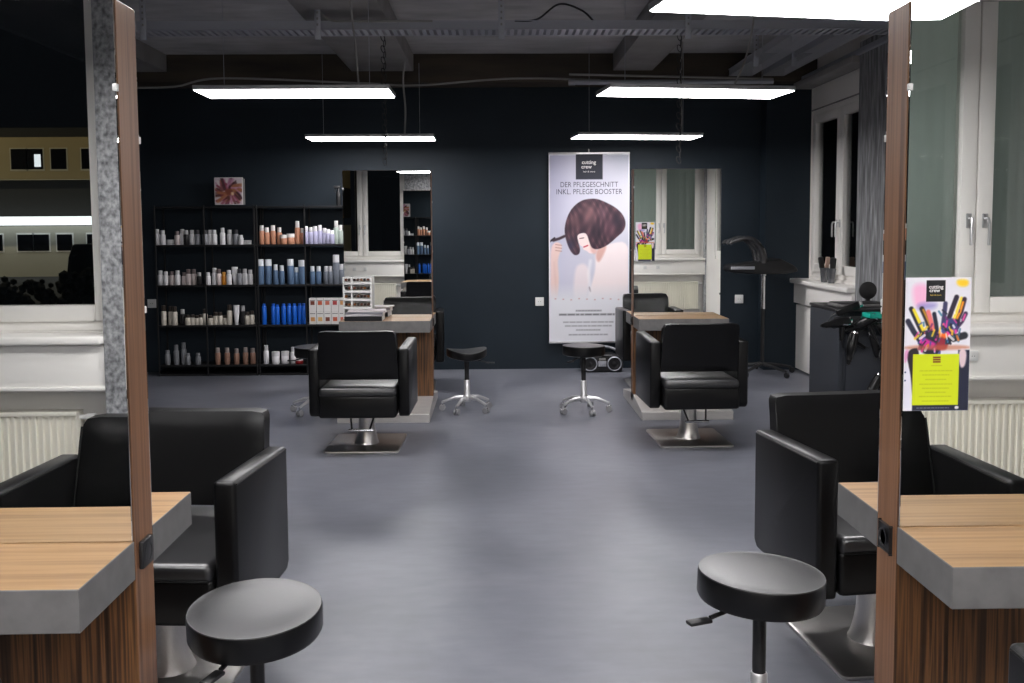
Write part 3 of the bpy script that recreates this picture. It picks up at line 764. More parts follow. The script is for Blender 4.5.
# ------------------------------------------------------------------ product racks
RX = [-3.225, -2.75, -2.265, -1.80, -1.325]
RY0, RY1 = 9.055, 9.30
LV = [.105, .487, .872, 1.256]
def rack(i, label):
    x0, xm, x1 = RX[2 * i] + .012, RX[2 * i + 1], RX[2 * i + 2] - .012
    root = empty('product_rack', ((x0 + x1) / 2, (RY0 + RY1) / 2, 0), 0, label, 'shelving rack', 'black product racks')
    ox = -(x0 + x1) / 2; oy = -(RY0 + RY1) / 2
    for x in (x0, xm, x1):
        b = MB()
        for y in (RY0, RY1): b.box(x - .007 + ox, x + .007 + ox, y - .007 + oy, y + .007 + oy, 0, 1.63, M['rack_metal'], .002, 1)
        for z in (.03, 1.61): b.box(x - .006 + ox, x + .006 + ox, RY0 + oy, RY1 + oy, z - .008, z + .008, M['rack_metal'])
        b.build('upright', root)
    for z in LV + [1.62, .02]:
        b = MB(); b.box(x0 + ox, x1 + ox, RY0 - .004 + oy, RY1 + .004 + oy, z - .018, z, M['rack_metal'], .002, 1); b.build('shelf', root)
    return root
rack(0, 'left black metal product rack filled with white and grey bottles')
rack(1, 'right black metal product rack with orange, violet and blue bottles')

COLS = {
 'W': (rgb(232, 231, 233), rgb(215, 215, 216), 'white'), 'S': (rgb(150, 152, 158), rgb(60, 60, 64), 'silver grey'), 'K': (rgb(28, 27, 29), rgb(190, 190, 190), 'black'),
 'P': (rgb(206, 194, 192), rgb(120, 108, 108), 'pale pink'), 'O': (rgb(196, 126, 34), rgb(206, 150, 60), 'amber'), 'C': (rgb(214, 207, 194), rgb(60, 52, 46), 'cream'),
 'G': (rgb(126, 128, 132), rgb(130, 132, 136), 'dark grey'), 'B': (rgb(150, 116, 100), rgb(160, 150, 146), 'brown'), 'R': (rgb(196, 140, 112), rgb(236, 234, 232), 'copper'),
 'V': (rgb(170, 168, 196), rgb(236, 234, 238), 'violet'), 'N': (rgb(168, 180, 172), rgb(226, 226, 224), 'pale green'), 'T': (rgb(92, 116, 146), rgb(230, 234, 238), 'steel blue'),
 'L': (rgb(112, 118, 128), rgb(214, 214, 218), 'smoky grey'), 'U': (rgb(24, 96, 200), rgb(18, 80, 180), 'royal blue'), 'X': (rgb(150, 30, 34), rgb(210, 200, 200), 'red'),
}
CM = {k: (mat(v[2].replace(' ', '_') + '_bottle', v[0], .3), mat(v[2].replace(' ', '_') + '_cap', v[1], .35)) for k, v in COLS.items()}
PROT = {}
def prod(kind, shape, h):
    key = (kind, shape, round(h, 2))
    if key in PROT: return PROT[key]
    bm_, cm_ = CM[kind]; h = key[2]
    nm = {'b': 'shampoo_bottle', 'w': 'pump_bottle', 'j': 'hair_mask_jar', 't': 'cream_tube', 'a': 'hairspray_can'}[shape]
    b = MB(); c_ = MB()
    if shape == 'b':
        r = .0255; b.lathe([(r * .9, 0), (r, .004), (r, h * .66), (r * .86, h * .71), (r * .5, h * .73)], bm_, 14); c_.lathe([(r * .74, h * .72), (r * .78, h * .73), (r * .74, h), (r * .3, h + .001)], cm_, 12)
    elif shape == 'w':
        r = .033; b.lathe([(r * .92, 0), (r, .005), (r, h * .70), (r * .9, h * .74)], bm_, 16); c_.lathe([(r * .93, h * .74), (r * .95, h * .76), (r * .93, h), (r * .4, h + .001)], cm_, 16)
    elif shape == 'j':
        r = .037; b.lathe([(r * .93, 0), (r, .004), (r, h * .62), (r * .97, h * .64)], bm_, 18); c_.lathe([(r * 1.02, h * .64), (r * 1.03, h * .68), (r * 1.02, h * .98), (r * .9, h)], cm_, 18)
    elif shape == 't':
        r = .03; vs = b.lathe([(r * .55, h * .12), (r * .62, h * .2), (r * .9, h * .6), (r, h)], bm_, 14)
        for v in vs: v.co.y *= 1 - .85 * max(0, (v.co.z / h - .2)) / .8
        c_.lathe([(r * .55, 0), (r * .58, h * .02), (r * .55, h * .14)], cm_, 12)
    elif shape == 'a':
        r = .0225; b.lathe([(r * .92, 0), (r, .004), (r, h * .84), (r * .8, h * .88), (r * .7, h * .89)], bm_, 14); c_.lathe([(r * .72, h * .89), (r * .72, h * .985), (r * .5, h)], cm_, 12)
    o = b.build(nm); cc = c_.build('cap', o)
    PROT[key] = o; o['used'] = 0
    return o
ORD = ['first', 'second', 'third', 'fourth', 'fifth', 'sixth', 'seventh', 'eighth', 'ninth', 'tenth', 'eleventh', 'twelfth', 'thirteenth', 'fourteenth', 'fifteenth', 'sixteenth', 'seventeenth', 'eighteenth', 'nineteenth', 'twentieth', 'twenty-first']
def px_to_x(px): return (px - 492.9) / 947 * 9.16 + .004       # photo column at the racks' depth -> metres
KN = {'b': 'slim %s bottle', 'w': 'wide %s bottle', 'j': 'squat %s jar', 't': '%s tube on its cap', 'a': 'slim %s can'}
SHN = ['bottom', 'third', 'second', 'top']
def row(level, org, items, side, bottom):
    for k, it in enumerate(items):
        cx, ty, kd = it[:3]; shp = it[3] if len(it) > 3 else 'b'
        px = org + cx / 4.018; h = max(.04, (bottom - ty) / 4.018 * 9.15 / 947 * .985)
        p = prod(kd, shp, h)
        x = px_to_x(px); y = 9.11 + random.uniform(-.012, .03)
        lab = (KN[shp] % COLS[kd][2]) + ', %s from left on the %s shelf of %s rack' % (ORD[k], SHN[level], side)
        if p['used'] == 0: o = p; p['used'] = 1; o.location = (x, y, LV[level])
        else: o = dup(p, (x, y, LV[level]), random.uniform(0, 6))
        o['label'] = lab; o['category'] = 'bottle' if shp in 'bw' else {'j': 'jar', 't': 'tube', 'a': 'can'}[shp]
        o['group'] = 'hair products on the %s shelf of the %s rack' % (SHN[level], side)
row(3, 150, [(42, 118, 'W'), (65, 125, 'W'), (92, 160, 'W', 'j'), (122, 128, 'P'), (140, 118, 'W'), (158, 122, 'K'), (178, 122, 'W'), (200, 122, 'S'), (232, 125, 'S'), (250, 122, 'W'), (268, 122, 'W'), (298, 114, 'W'), (325, 122, 'W'), (352, 122, 'S'), (373, 145, 'W'), (395, 165, 'W', 'j')], 'left', 182)
row(2, 150, [(50, 285, 'W'), (72, 288, 'W'), (95, 288, 'P'), (118, 285, 'W'), (142, 290, 'P'), (160, 278, 'P'), (180, 280, 'P'), (204, 290, 'K'), (238, 290, 'W'), (262, 275, 'W'), (280, 280, 'P'), (300, 290, 'O'), (320, 285, 'W'), (342, 270, 'W', 't'), (362, 280, 'S'), (382, 280, 'W'), (402, 285, 'W')], 'left', 342)
row(1, 150, [(58, 425, 'C'), (82, 430, 'C'), (102, 430, 'C'), (130, 440, 'K'), (153, 462, 'C'), (170, 462, 'C'), (186, 465, 'C'), (202, 462, 'C'), (218, 440, 'C'), (242, 468, 'C'), (262, 455, 'C'), (280, 455, 'C'), (298, 465, 'C'), (318, 425, 'C'), (347, 425, 'W', 't'), (370, 430, 'K'), (387, 455, 'C'), (404, 452, 'C')], 'left', 505)
row(0, 150, [(68, 605, 'G'), (102, 582, 'G'), (130, 572, 'G'), (150, 615, 'G'), (188, 615, 'G'), (268, 595, 'B'), (306, 595, 'B'), (343, 600, 'B'), (378, 595, 'B'), (404, 600, 'B')], 'left', 662)
row(3, 250, [(52, 105, 'R'), (72, 115, 'R'), (95, 108, 'R'), (120, 115, 'R'), (140, 145, 'R', 'j'), (166, 140, 'R', 'j'), (192, 88, 'R'), (212, 118, 'R'), (228, 112, 'V'), (247, 115, 'V'), (264, 110, 'V'), (282, 105, 'V'), (300, 118, 'V'), (315, 125, 'V'), (331, 128, 'V'), (347, 88, 'N'), (364, 108, 'N')], 'right', 182)
row(2, 250, [(43, 242, 'T', 'w'), (73, 242, 'T', 'w'), (103, 265, 'T'), (127, 268, 'T'), (162, 242, 'T', 'w'), (184, 275, 'T'), (206, 248, 'T', 'w'), (248, 272, 'T'), (273, 272, 'T'), (304, 272, 'L'), (322, 272, 'L'), (345, 225, 'L', 'w'), (366, 265, 'L')], 'right', 344)
row(1, 250, [(55, 422, 'U', 'a'), (92, 420, 'U', 'a'), (108, 424, 'U', 'a'), (133, 420, 'U', 'a'), (155, 420, 'U', 'a'), (176, 422, 'U', 'a'), (195, 422, 'U', 'a'), (213, 422, 'U', 'a')], 'right', 505)
row(0, 250, [(58, 588, 'W'), (97, 612, 'W', 'j'), (132, 612, 'W', 'j'), (165, 595, 'W'), (190, 640, 'X', 'j')], 'right', 662)

# hair colour boxes, two layers
def colour_boxes():
    w = (RX[4] - .02 - (RX[3] + .02)) / 6.3
    tints = [rgb(206, 150, 90), rgb(216, 176, 110), rgb(120, 60, 40), rgb(190, 90, 60), rgb(200, 110, 90), rgb(176, 70, 70)]
    for j in range(2):
        for i in range(6):
            hh = .125; z = LV[1] + j * (hh + .001)
            root = empty('hair_colour_box', (RX[3] + .02 + (i + .5) * w * 1.03, 9.13, z), 0,
                         'white hair colour box with tinted square, %s from the left in the %s layer' % (ORD[i], ('lower', 'upper')[j]), 'box', 'white hair colour boxes on the right rack')
            b = MB(); b.box(-w / 2 + .001, w / 2 - .001, -.05, .05, 0, hh, M['paper'], .0015, 1); b.build('carton', root)
            mt = mat('tint_%d_%d' % (j, i), tints[(i + j * 2) % 6], .5)
            b = MB(); b.box(-.02, .02, -.0512, -.050, .03 + .03 * j, .068 + .03 * j, mt); b.build('colour_swatch', root)
            b = MB(); b.box(-.026, .026, -.0512, -.050, .100, .106, M['greyedge']); b.build('print_line', root)
colour_boxes()

# black spray bottle on top of the rack beside the mirror
b = MB(); b.lathe([(.022, 0), (.024, .01), (.024, .11), (.012, .15), (.012, .165)], M['black_plastic'], 16); o = b.build('spray_bottle', None, (-1.49, 9.17, 1.6215))
tag(o, 'black spray bottle standing on the right rack beside the far mirror', 'bottle')
b = MB(); b.box(-.045, .02, -.012, .012, .165, .19, M['black_plastic'], .004); b.tube([(-.02, 0, .165), (-.035, 0, .14), (-.03, 0, .12)], .004, M['black_plastic']); b.build('spray_head', o)

# ------------------------------------------------------------------ things on the far left tabletop
TX, TY, TZ = -.80, 7.0, .7225
def magazines():
    cols = [rgb(30, 30, 34), rgb(196, 192, 196), rgb(150, 150, 158), rgb(212, 204, 206)]
    labs = ['black hardcover book at the bottom of the stack on the far left tabletop', 'grey magazine, second from the bottom on the far left tabletop',
            'white magazine, second from the top on the far left tabletop', 'white magazine with pink print topmost on the far left tabletop']
    z = TZ
    for k in range(4):
        t = (.034, .016, .012, .012)[k]; mt = mat('cover_%d' % k, cols[k], .3)
        root = empty('magazine' if k else 'hardcover_book', (-.965 + .006 * k, 7.022, z), (.0, .05, -.06, .09)[k], labs[k], 'magazine' if k else 'book', 'reading stack on the tabletop')
        b = MB(); b.box(-.138, .138, -.088, .088, 0, t, mt, .002, 1); b.build('cover', root)
        b = MB(); b.box(-.135, .1385, -.085, .085, .0015, t - .0015, M['paper']); b.build('pages', root)
        z += t + .0012
magazines()
def shade_rack():
    root = empty('shade_chart_stand', (-1.03, 7.158, TZ), .0, 'white shade chart stand with rows of hair swatches against the far left mirror', 'display stand')
    b = MB()
    for x in (-.105, -.045, .10): b.box(x - .006, x + .006, -.03, .03, 0, .315, M['whiteplastic'], .002)
    b.box(-.105, .10, .024, .03, 0, .315, M['whiteplastic']); b.build('frame', root)
    cols = [rgb(36, 22, 18), rgb(70, 38, 26), rgb(120, 76, 40), rgb(24, 18, 18), rgb(96, 50, 34)]
    for k in range(5):
        b = MB(); z = .02 + k * .062
        b.box(-.105, .10, -.034, .024, z - .010, z + .008, M['whiteplastic'], .003); sh = b.build('tray', root)
        for j, (x0, x1) in enumerate(((-.098, -.053), (-.035, .092))):
            b = MB(); nn = 2 if j == 0 else 5
            for q in range(nn):
                a0 = x0 + (x1 - x0) * q / nn; b.tube([(a0 + .012, -.028, z + .026), (a0 + .012, .01, z + .026)], .010, mat('swatch_%d%d%d' % (k, j, q), cols[(k + q + j) % 5], .35), 8)
            b.build('hair_swatches', sh)
shade_rack()

# ------------------------------------------------------------------ boombox under the banner
def boombox():
    root = empty('boombox', (1.035, 9.15, 0), 0, 'silver and black portable boombox on the floor under the banner', 'boombox')
    b = MB(); P = [(-.17, 0.005), (.17, .005), (.185, .06), (.165, .13), (.09, .155), (-.09, .155), (-.165, .13), (-.185, .06)]
    b.prism(P, -.085, .085, M['black_plastic'], 'y', .015, 3); b.build('body', root)
    for s in (-1, 1):
        b = MB(); mt = T(s * .105, -.088, .075, rx=PI / 2); b.lathe([(.062, -.004), (.063, .004), (.057, .009), (.053, .004)], M['galv'], 32, mt, cap=False); b.build('speaker_ring', root)
        b = MB(); b.lathe([(.052, 0), (.045, .004), (.02, -.004), (.014, .004), (.001, .007)], M['black_plastic'], 32, mt); b.build('speaker_cone', root)
    b = MB(); b.box(-.035, .035, -.094, -.085, .05, .10, M['galv'], .004); b.box(-.028, .028, -.096, -.0935, .105, .125, M['cable_w'], .002)
    for k in range(4): b.lathe([(.006, 0), (.006, .004)], M['alu'], 10, T(-.024 + k * .016, -.094, .062, rx=PI / 2))
    b.build('control_panel', root)
    b = MB(); pts = [(.175 * math.cos(a), 0, .115 + .10 * math.sin(a)) for a in [PI * k / 16 for k in range(17)]]; b.tube(pts, .011, M['galv'], 10); b.build('carry_handle', root)
boombox(); bpy.data.objects['boombox'].scale = (1.12,) * 3

# ------------------------------------------------------------------ hood dryer on stand
def hood_dryer():
    root = empty('hood_dryer', (2.53, 8.86, 0), 0, 'black hair processing hood on a wheeled pole near the back right corner', 'hood dryer')
    K = M['black_plastic']
    b = MB(); b.lathe([(.018, .08), (.018, .95)], K, 14); b.build('pole', root)
    b = MB(); b.lathe([(.022, .62), (.022, .93), (.03, .935), (.03, .97)], M['chrome'], 16); b.build('telescopic_collar', root)
    for k in range(5):
        a = 2 * PI * k / 5 + .2; b = MB(); b.tube([(.0, 0, .10), (.15, 0, .085), (.30, 0, .06)], [.018, .015, .012], K, 8, M4=T(rz=a)); l = b.build('base_arm', root)
        b = MB(); b.lathe([(.012, -.012), (.026, -.011), (.028, 0), (.026, .011), (.012, .012)], K, 14, T(.31, 0, .0285, rx=PI / 2)); b.lathe([(.007, .03), (.007, .065)], K, 8, T(.30, 0, 0)); b.bm.transform(Matrix.Rotation(a, 4, 'Z')); b.build('caster', l)
    # flat control body: wedge growing to the right
    b = MB(); P = [(-.36, .985), (-.34, 1.04), (-.05, 1.075), (.12, 1.10), (.26, 1.03), (.30, .98), (.16, .955), (-.06, .955), (-.30, .965)]
    b.prism(P, -.14, .14, K, 'y', .02, 3); b.build('control_body', root)
    b = MB(); b.box(-.34, -.12, -.145, -.139, 1.0, 1.028, M['galv'], .002); b.build('control_strip', root)
    # three curved heating arms
    for q, yy in enumerate((-.12, 0, .12)):
        b = MB(); pts = []; rr = []
        for k in range(15):
            a = math.radians(0 + 130 * k / 14); pts.append((-.20 + .17 * math.cos(a) * 1.0 + (-.04 if k > 12 else 0), yy * (1 + .15 * math.sin(a)), 1.06 + .23 * math.sin(a))); rr.append(.036 - .020 * k / 14)
        b.tube(pts, rr, M['leather_seat'], 10); b.build('heating_arm', root)
hood_dryer()

# ------------------------------------------------------------------ dryer cabinet and tools near the right column
def tool_cabinet():
    root = empty('tool_cabinet', (2.53, 6.17, 0), 0, 'slate grey tool cabinet with dryers hung on it, behind the right foreground chair', 'cabinet')
    c_ = M['cabinet']; b = MB(); b.box(-.36, -.33, -.27, .28, .0, .855, c_, .004, 1); b.box(-.33, .30, -.255, .28, 0, .855, c_, .004, 1); b.build('body', root)
    b = MB(); b.box(-.365, .305, -.275, .285, .856, .875, M['black_plastic'], .003); b.build('top_board', root)
    b = MB(); b.box(-.31, .29, -.262, -.2555, .04, .83, c_, .003); b.build('door', root)
    return root
tool_cabinet()
b = MB(); b.box(-.17, .17, -.11, .11, 0, .02, mat('grey_lid', rgb(96, 94, 94), .4), .006); b.box(-.16, .16, -.10, .10, .02, .026, M['black_plastic'], .002)
o = b.build('tool_case', None, (2.38, 6.12, .8755), (0, 0, .05)); tag(o, 'flat grey tool case lying on the slate tool cabinet', 'case')
def holder():
    root = empty('dryer_holder', (2.35, 5.873, .79), 0, 'black wire dryer holder fixed to the front of the tool cabinet', 'holder')
    b = MB(); b.box(-.22, .33, .0, .024, -.03, .04, M['black_metal'], .004); b.build('back_bar', root)
    for k, x in enumerate((-.18, -.06, .07, .20, .31)):
        b = MB(); r = .045; b.tube([(x + r * math.cos(2 * PI * q / 20), -.05 + r * math.sin(2 * PI * q / 20), .0) for q in range(20)], .004, M['chrome'], 6, closed=True); b.build('ring', root)
holder()
def make_dryer():
    root = empty('hair_dryer'); K = M['dryer']
    b = MB(); b.lathe([(.018, -.11), (.034, -.105), (.040, -.06), (.040, .03), (.030, .08), (.026, .09), (.026, .13), (.02, .131)], K, 20, T(ry=PI / 2)); b.build('barrel', root)
    b = MB(); b.lathe([(.036, -.116), (.038, -.10)], M['chrome'], 20, T(ry=PI / 2)); b.build('rear_grille', root)
    b = MB(); b.lathe([(.023, .13), (.012, .175)], K, 14, T(ry=PI / 2)); b.build('nozzle', root)
    b = MB(); b.tube([(-.03, 0, -.03), (-.025, 0, -.09), (-.012, 0, -.16)], [.02, .018, .016], K, 12); b.build('handle', root)
    b = MB(); b.tube([(-.012, 0, -.155), (-.02, 0, -.22), (-.09, 0, -.27), (-.14, 0, -.20), (-.16, .02, -.10), (-.12, .03, -.02)], .004, M['cable_k'], 6); b.build('power_cord', root)
    return root
hd = make_dryer(); tag(hd, 'black hair dryer pointing left at the left end of the dryer holder', 'hair dryer', 'black hair dryers on the tool cabinet')
hd.scale = (.72,) * 3; hd.location = (2.13, 5.80, .80); hd.rotation_euler = (0, .12, PI + .25)
for loc_, rot_, lab_ in (((2.29, 5.80, .80), (0, .5, PI - .5), 'black hair dryer second from the left on the dryer holder'),
        ((2.42, 5.80, .74), (0, -.5, PI + .7), 'black hair dryer hanging under the middle of the dryer holder'),
        ((2.58, 5.80, .72), (0, 1.1, PI - .2), 'black hair dryer hanging below the right end of the teal tray'),
        ((2.22, 5.81, .66), (0, 1.3, PI + .5), 'black hair dryer dangling nozzle down below the left pair'),
        ((2.36, 5.81, .40), (0, 1.0, PI + .2), 'black hair dryer hung low on the tool cabinet, left one of the low pair'),
        ((2.52, 5.81, .37), (0, 1.25, PI + .2), 'black hair dryer hung low on the tool cabinet, right one of the low pair')):
    dup(hd, loc_, 0, lab_, rot=rot_)
def clipper(loc, rot, label):
    root = empty('hair_clipper', loc, 0, label, 'hair clipper', 'clippers on the dryer holder'); root.rotation_euler = rot
    b = MB(); b.box(-.022, .022, -.016, .016, -.08, .07, M['dryer'], .010, 3); b.build('body', root)
    b = MB(); b.box(-.021, .021, -.010, .006, .07, .092, M['chrome'], .002); b.build('blade', root)
    b = MB(); b.tube([(0, 0, -.08), (.01, 0, -.12), (.05, .01, -.16), (.09, .01, -.12), (.10, .02, -.02)], .003, M['cable_k'], 6); b.build('power_cord', root)
clipper((2.20, 5.83, .885), (.2, 1.2, .2), 'black clipper with shiny blade lying at the left end of the cabinet edge')
clipper((2.50, 5.80, .80), (0, .4, 0), 'black clipper with shiny blade standing right of the teal tray')
clipper((2.36, 5.80, .66), (0, -.3, 0), 'black clipper with shiny blade hanging beneath the teal tray')
b = MB(); b.box(-.10, .10, -.07, .07, 0, .006, M['teal'], .003)
for q in (-1, 1): b.box(-.10, .10, q * .066 - .004, q * .066 + .004, 0, .028, M['teal'], .002); b.box(q * .096 - .004, q * .096 + .004, -.07, .07, 0, .028, M['teal'], .002)
b.tube([(-.09, 0, .002), (-.09, .03, -.005), (-.09, .1, -.01)], .005, M['teal'], 6)
o = b.build('tool_tray', None, (2.385, 5.76, .835)); tag(o, 'teal plastic tray hooked over the dryer holder', 'tray')
b = MB(); b.lathe([(.017, 0), (.018, .003), (.018, .035), (.014, .037)], M['whiteplastic'], 16); o = b.build('small_jar', None, (2.395, 5.76, .842)); tag(o, 'small white jar with pale lid standing in the teal tray', 'jar')
b2 = MB(); b2.lathe([(.019, .036), (.019, .052), (.017, .054)], M['paper'], 16); b2.build('lid', o)
# round black hand mirror standing on the cabinet
root = empty('hand_mirror', (2.53, 6.36, .8755), 0, 'round black hand mirror standing on the tool cabinet before the concrete column', 'hand mirror')
b = MB(); b.lathe([(.055, -.008), (.060, -.006), (.060, .006), (.055, .008)], M['black_plastic'], 28, T(0, 0, .085, rx=PI / 2)); b.build('rim', root)
b = MB(); b.box(-.05, .05, -.04, .04, 0, .012, M['black_plastic'], .004); b.box(-.012, .012, -.01, .01, .01, .03, M['black_plastic']); b.build('stand', root)

# brush beakers on the sill
def beaker(loc, label, n, tint, seed):
    root = empty('brush_beaker', loc, 0, label, 'beaker', 'beakers on the windowsill')
    b = MB(); b.lathe([(.028, 0), (.040, .13), (.037, .13), (.026, .006)], tint, 20); b.build('cup', root)
    return root
def brush(loc, label, tilt, col, rnd):
    root = empty('hair_brush', loc, 0, label, 'hair brush', 'brushes in the windowsill beakers'); root.rotation_euler = tilt
    b = MB(); b.tube([(0, 0, .012), (0, 0, .12)], .006, M['black_plastic'], 8); b.build('handle', root)
    b = MB()
    if rnd: b.lathe([(.010, .12), (.024, .125), (.026, .21), (.010, .22)], col, 16)
    else: b.box(-.024, .024, -.010, .010, .12, .22, col, .009, 3)
    b.build('bristle_head', root)
gb = mat('smoked_cup', rgb(120, 122, 126), .15, .6); beige = mat('beige_bristles', rgb(178, 150, 134), .6)
b1 = beaker((2.955, 8.42, .8955), 'steel beaker with pale brushes on the sill of the right wall', 2, gb, 1)
b2_ = beaker((2.955, 8.24, .8955), 'clear beaker with a black round brush on the same sill', 2, gb, 2)
brush((2.955, 8.428, .903), 'black paddle brush in the left beaker', (-.10, -.12, 0), M['black_plastic'], False)
brush((2.958, 8.410, .903), 'beige bristle brush in the left beaker', (.05, .10, .5), beige, False)
brush((2.955, 8.24, .903), 'black round brush in the right beaker on the sill', (.04, .06, 0), M['black_plastic'], True)

# ------------------------------------------------------------------ ceiling lights
def make_light():
    root = empty('panel_light'); b = MB()
    b.box(-.592, .592, -.185, .185, .004, .030, M['alu'], .003, 1); b.build('housing', root)
    b = MB(); b.box(-.585, .585, -.178, .178, .0, .0045, M['light']); b.build('diffuser', root)
    for s in (-1, 1):
        b = MB(); b.tube([(0, 0, 0), (0, 0, 1)], .0018, M['galv'], 5); b.build('suspension_wire', root, (s * .45, 0, .03))
    return root
def place_wires(o, tops):
    ws = sorted([c_ for c_ in o.children if c_.name.startswith('suspension_wire')], key=lambda c_: c_.location.x)
    for c_, t_ in zip(ws, tops): c_.scale.z = t_ - ZL - .033
ZL = 2.19
lt = make_light(); lt.scale = (.945, .945, 1); lt.location = (-1.150, 5.66, ZL); tag(lt, 'long lit ceiling panel light above the far left chair', 'ceiling light', 'suspended linear panel lights')
place_wires(lt, (3.018, 2.858))
for loc_, rz_, lab_, tops_ in (
        ((-1.077, 8.50, ZL), .0, 'lit ceiling panel light close to the wall above the product racks', (3.018, 2.858)),
        ((1.200, 5.70, ZL), .13, 'long lit ceiling panel light above the far right chair', (3.018, 3.018)),
        ((1.268, 8.46, ZL), .10, 'lit ceiling panel light close to the wall above banner and right mirror', (3.018, 3.018)),
        ((1.155, 3.47, ZL), .17, 'largest lit ceiling panel light at the top right above the foreground chair', (3.018, 3.018)),
        ((-1.15, 2.86, ZL), .0, 'lit ceiling panel light above the left foreground chair', (3.018, 2.858)),
        ((1.17, .60, ZL), .04, 'lit ceiling panel light reflected at the top of the right foreground mirror', (3.018, 3.018)),
        ((0.0, .30, ZL), .0, 'unseen ceiling panel light added above the photographer to brighten the window wall', (3.018, 3.018)),  # extra panel out of view, added to brighten window wall and foreground
        ((-1.15, .90, ZL), .0, 'lit ceiling panel light over the camera side of the left foreground station', (3.018, 2.858))):
    place_wires(dup(lt, loc_, rz_, lab_), tops_)

# cables and chains from the ceiling
def cable(pts, r, m, label, name='power_cable'):
    P = [Vector(p) for p in pts]; Q = []
    for i in range(len(P) - 1):
        p0, p1, p2, p3 = P[max(i - 1, 0)], P[i], P[i + 1], P[min(i + 2, len(P) - 1)]
        for k in range(8):
            t = k / 8; Q.append(.5 * ((2 * p1) + (-p0 + p2) * t + (2 * p0 - 5 * p1 + 4 * p2 - p3) * t * t + (-p0 + 3 * p1 - 3 * p2 + p3) * t ** 3))
    Q.append(P[-1]); b = MB(); b.tube(Q, r, m, 6); o = b.build(name); tag(o, label, 'cable'); return o
cable([(-.82, 5.62, 2.858), (-.825, 5.63, 2.72), (-.80, 5.64, 2.45), (-.788, 5.65, 2.236)], .006, M['cable_w'], 'white cable down to the far left panel light')
cable([(-.77, 8.45, 2.858), (-.79, 8.47, 2.70), (-.775, 8.48, 2.45), (-.785, 8.49, 2.236)], .009, M['cable_w'], 'white cable down to the light over the racks')
cable([(1.53, 5.66, 3.015), (1.55, 5.67, 2.7), (1.51, 5.69, 2.42), (1.44, 5.71, 2.236)], .006, M['cable_w'], 'white cable curving down to the far right panel light')
cable([(1.66, 8.40, 3.015), (1.65, 8.42, 2.6), (1.67, 8.46, 2.4), (1.67, 8.48, 2.236)], .009, M['cable_w'], 'white cable down to the light over the far right mirror')
cable([(-3.9, 8.9, 2.72), (-3.0, 8.9, 2.71), (-2.5, 8.9, 2.79), (-1.2, 8.9, 2.74), (-.7, 8.9, 2.72), (.2, 8.9, 2.78), (1.0, 8.9, 2.76)], .010, M['cable_w'], 'loose pale cable sagging along the beam above the navy wall')
cable([(-1.28, 6.5, 3.0), (-1.20, 6.5, 2.92), (-1.10, 6.48, 2.80), (-.9, 6.45, 2.78), (-.4, 6.45, 2.78)], .008, M['cable_w'], 'pale cable dropping into the left part of the cable tray')
cable([(.15, 6.5, 2.79), (.3, 6.5, 2.80), (.45, 6.5, 2.90), (.6, 6.5, 2.86), (.68, 6.5, 2.79)], .007, M['cable_k'], 'black cable looping above the cable tray')
def chain(x, y, z0, z1, label):
    b = MB(); n_ = int((z1 - z0) / .042)
    for k in range(n_):
        z = z0 + (k + .5) * (z1 - z0) / n_; pts = [(.014 * math.cos(2 * PI * q / 12), 0, .028 * math.sin(2 * PI * q / 12)) for q in range(12)]
        b.tube(pts, .0035, M['black_metal'], 5, closed=True, M4=T(x + (.006 if k % 2 else -.006), y, z, rz=(PI / 2.6 if k % 2 else -.3), ry=(.35 if k % 2 else -.35)))
    o = b.build('steel_chain'); tag(o, label, 'chain', 'chains holding the far mirrors')
chain(-.82, 7.265, 1.886, CZ, 'dark twisted chain hanging to the top of the far left mirror')
chain(1.42, 7.265, 1.886, CZ, 'dark twisted chain hanging to the top of the far right mirror')

# cable trays
def tray(x0, x1, y0, y1, z, along, label, hang):
    root = empty('cable_tray', (0, 0, 0), 0, label, 'cable tray'); g = M['galv']
    b = MB()
    if along == 'x':
        for y in (y0, y1): b.box(x0, x1, y - .002, y + .002, z, z + .055, g); b.box(x0, x1, y - .010, y + .010, z + .053, z + .057, g); b.box(x0, x1, y - .010, y + .010, z - .002, z + .002, g)
        k = x0
        while k < x1: b.box(k, k + .028, y0, y1, z - .001, z + .001, g); k += .05
    else:
        for x in (x0, x1): b.box(x - .002, x + .002, y0, y1, z, z + .055, g); b.box(x - .010, x + .010, y0, y1, z + .053, z + .057, g)
        k = y0
        while k < y1: b.box(x0, x1, k, k + .028, z - .001, z + .001, g); k += .05
    b.build('perforated_channel', root)
    for h in hang:
        b = MB(); x, y = h; b.box(x - .020, x + .020, y - .010, y + .004, z - .07, CZ, g, .002)
        for q in range(6): b.box(x - .006, x + .006, y - .012, y - .010, z + .02 + q * .04, z + .035 + q * .04, M['beam'])
        b.build('hanger_strap', root)
tray(-2.38, 2.85, 6.50, 6.70, 2.735, 'x', 'galvanised perforated cable tray crossing the room under the ceiling', [(-2.33, 6.48), (-1.17, 6.48), (.06, 6.48), (1.32, 6.48)])
tray(2.20, 2.42, 3.0, 8.9, 2.80, 'y', 'inner galvanised cable tray running along the right wall', [(2.2, 4.0), (2.2, 6.2), (2.2, 8.0)])
tray(2.52, 2.72, 3.0, 8.9, 2.80, 'y', 'outer galvanised cable tray running along the right wall', [(2.52, 4.0), (2.52, 6.2), (2.52, 8.0)])
b = MB(); b.tube([(.70, 8.86, 2.735), (2.6, 8.86, 2.735)], .022, M['galv'], 10); b.tube([(.70, 8.86, 2.735), (.76, 8.86, 2.735)], .028, M['galv'], 10)
b.tube([(.70, 8.80, 2.80), (2.6, 8.86, 2.76)], .010, M['cable_w'], 8)
o = b.build('conduit_pipe'); tag(o, 'grey conduit pipe running along the top of the navy wall', 'pipe')

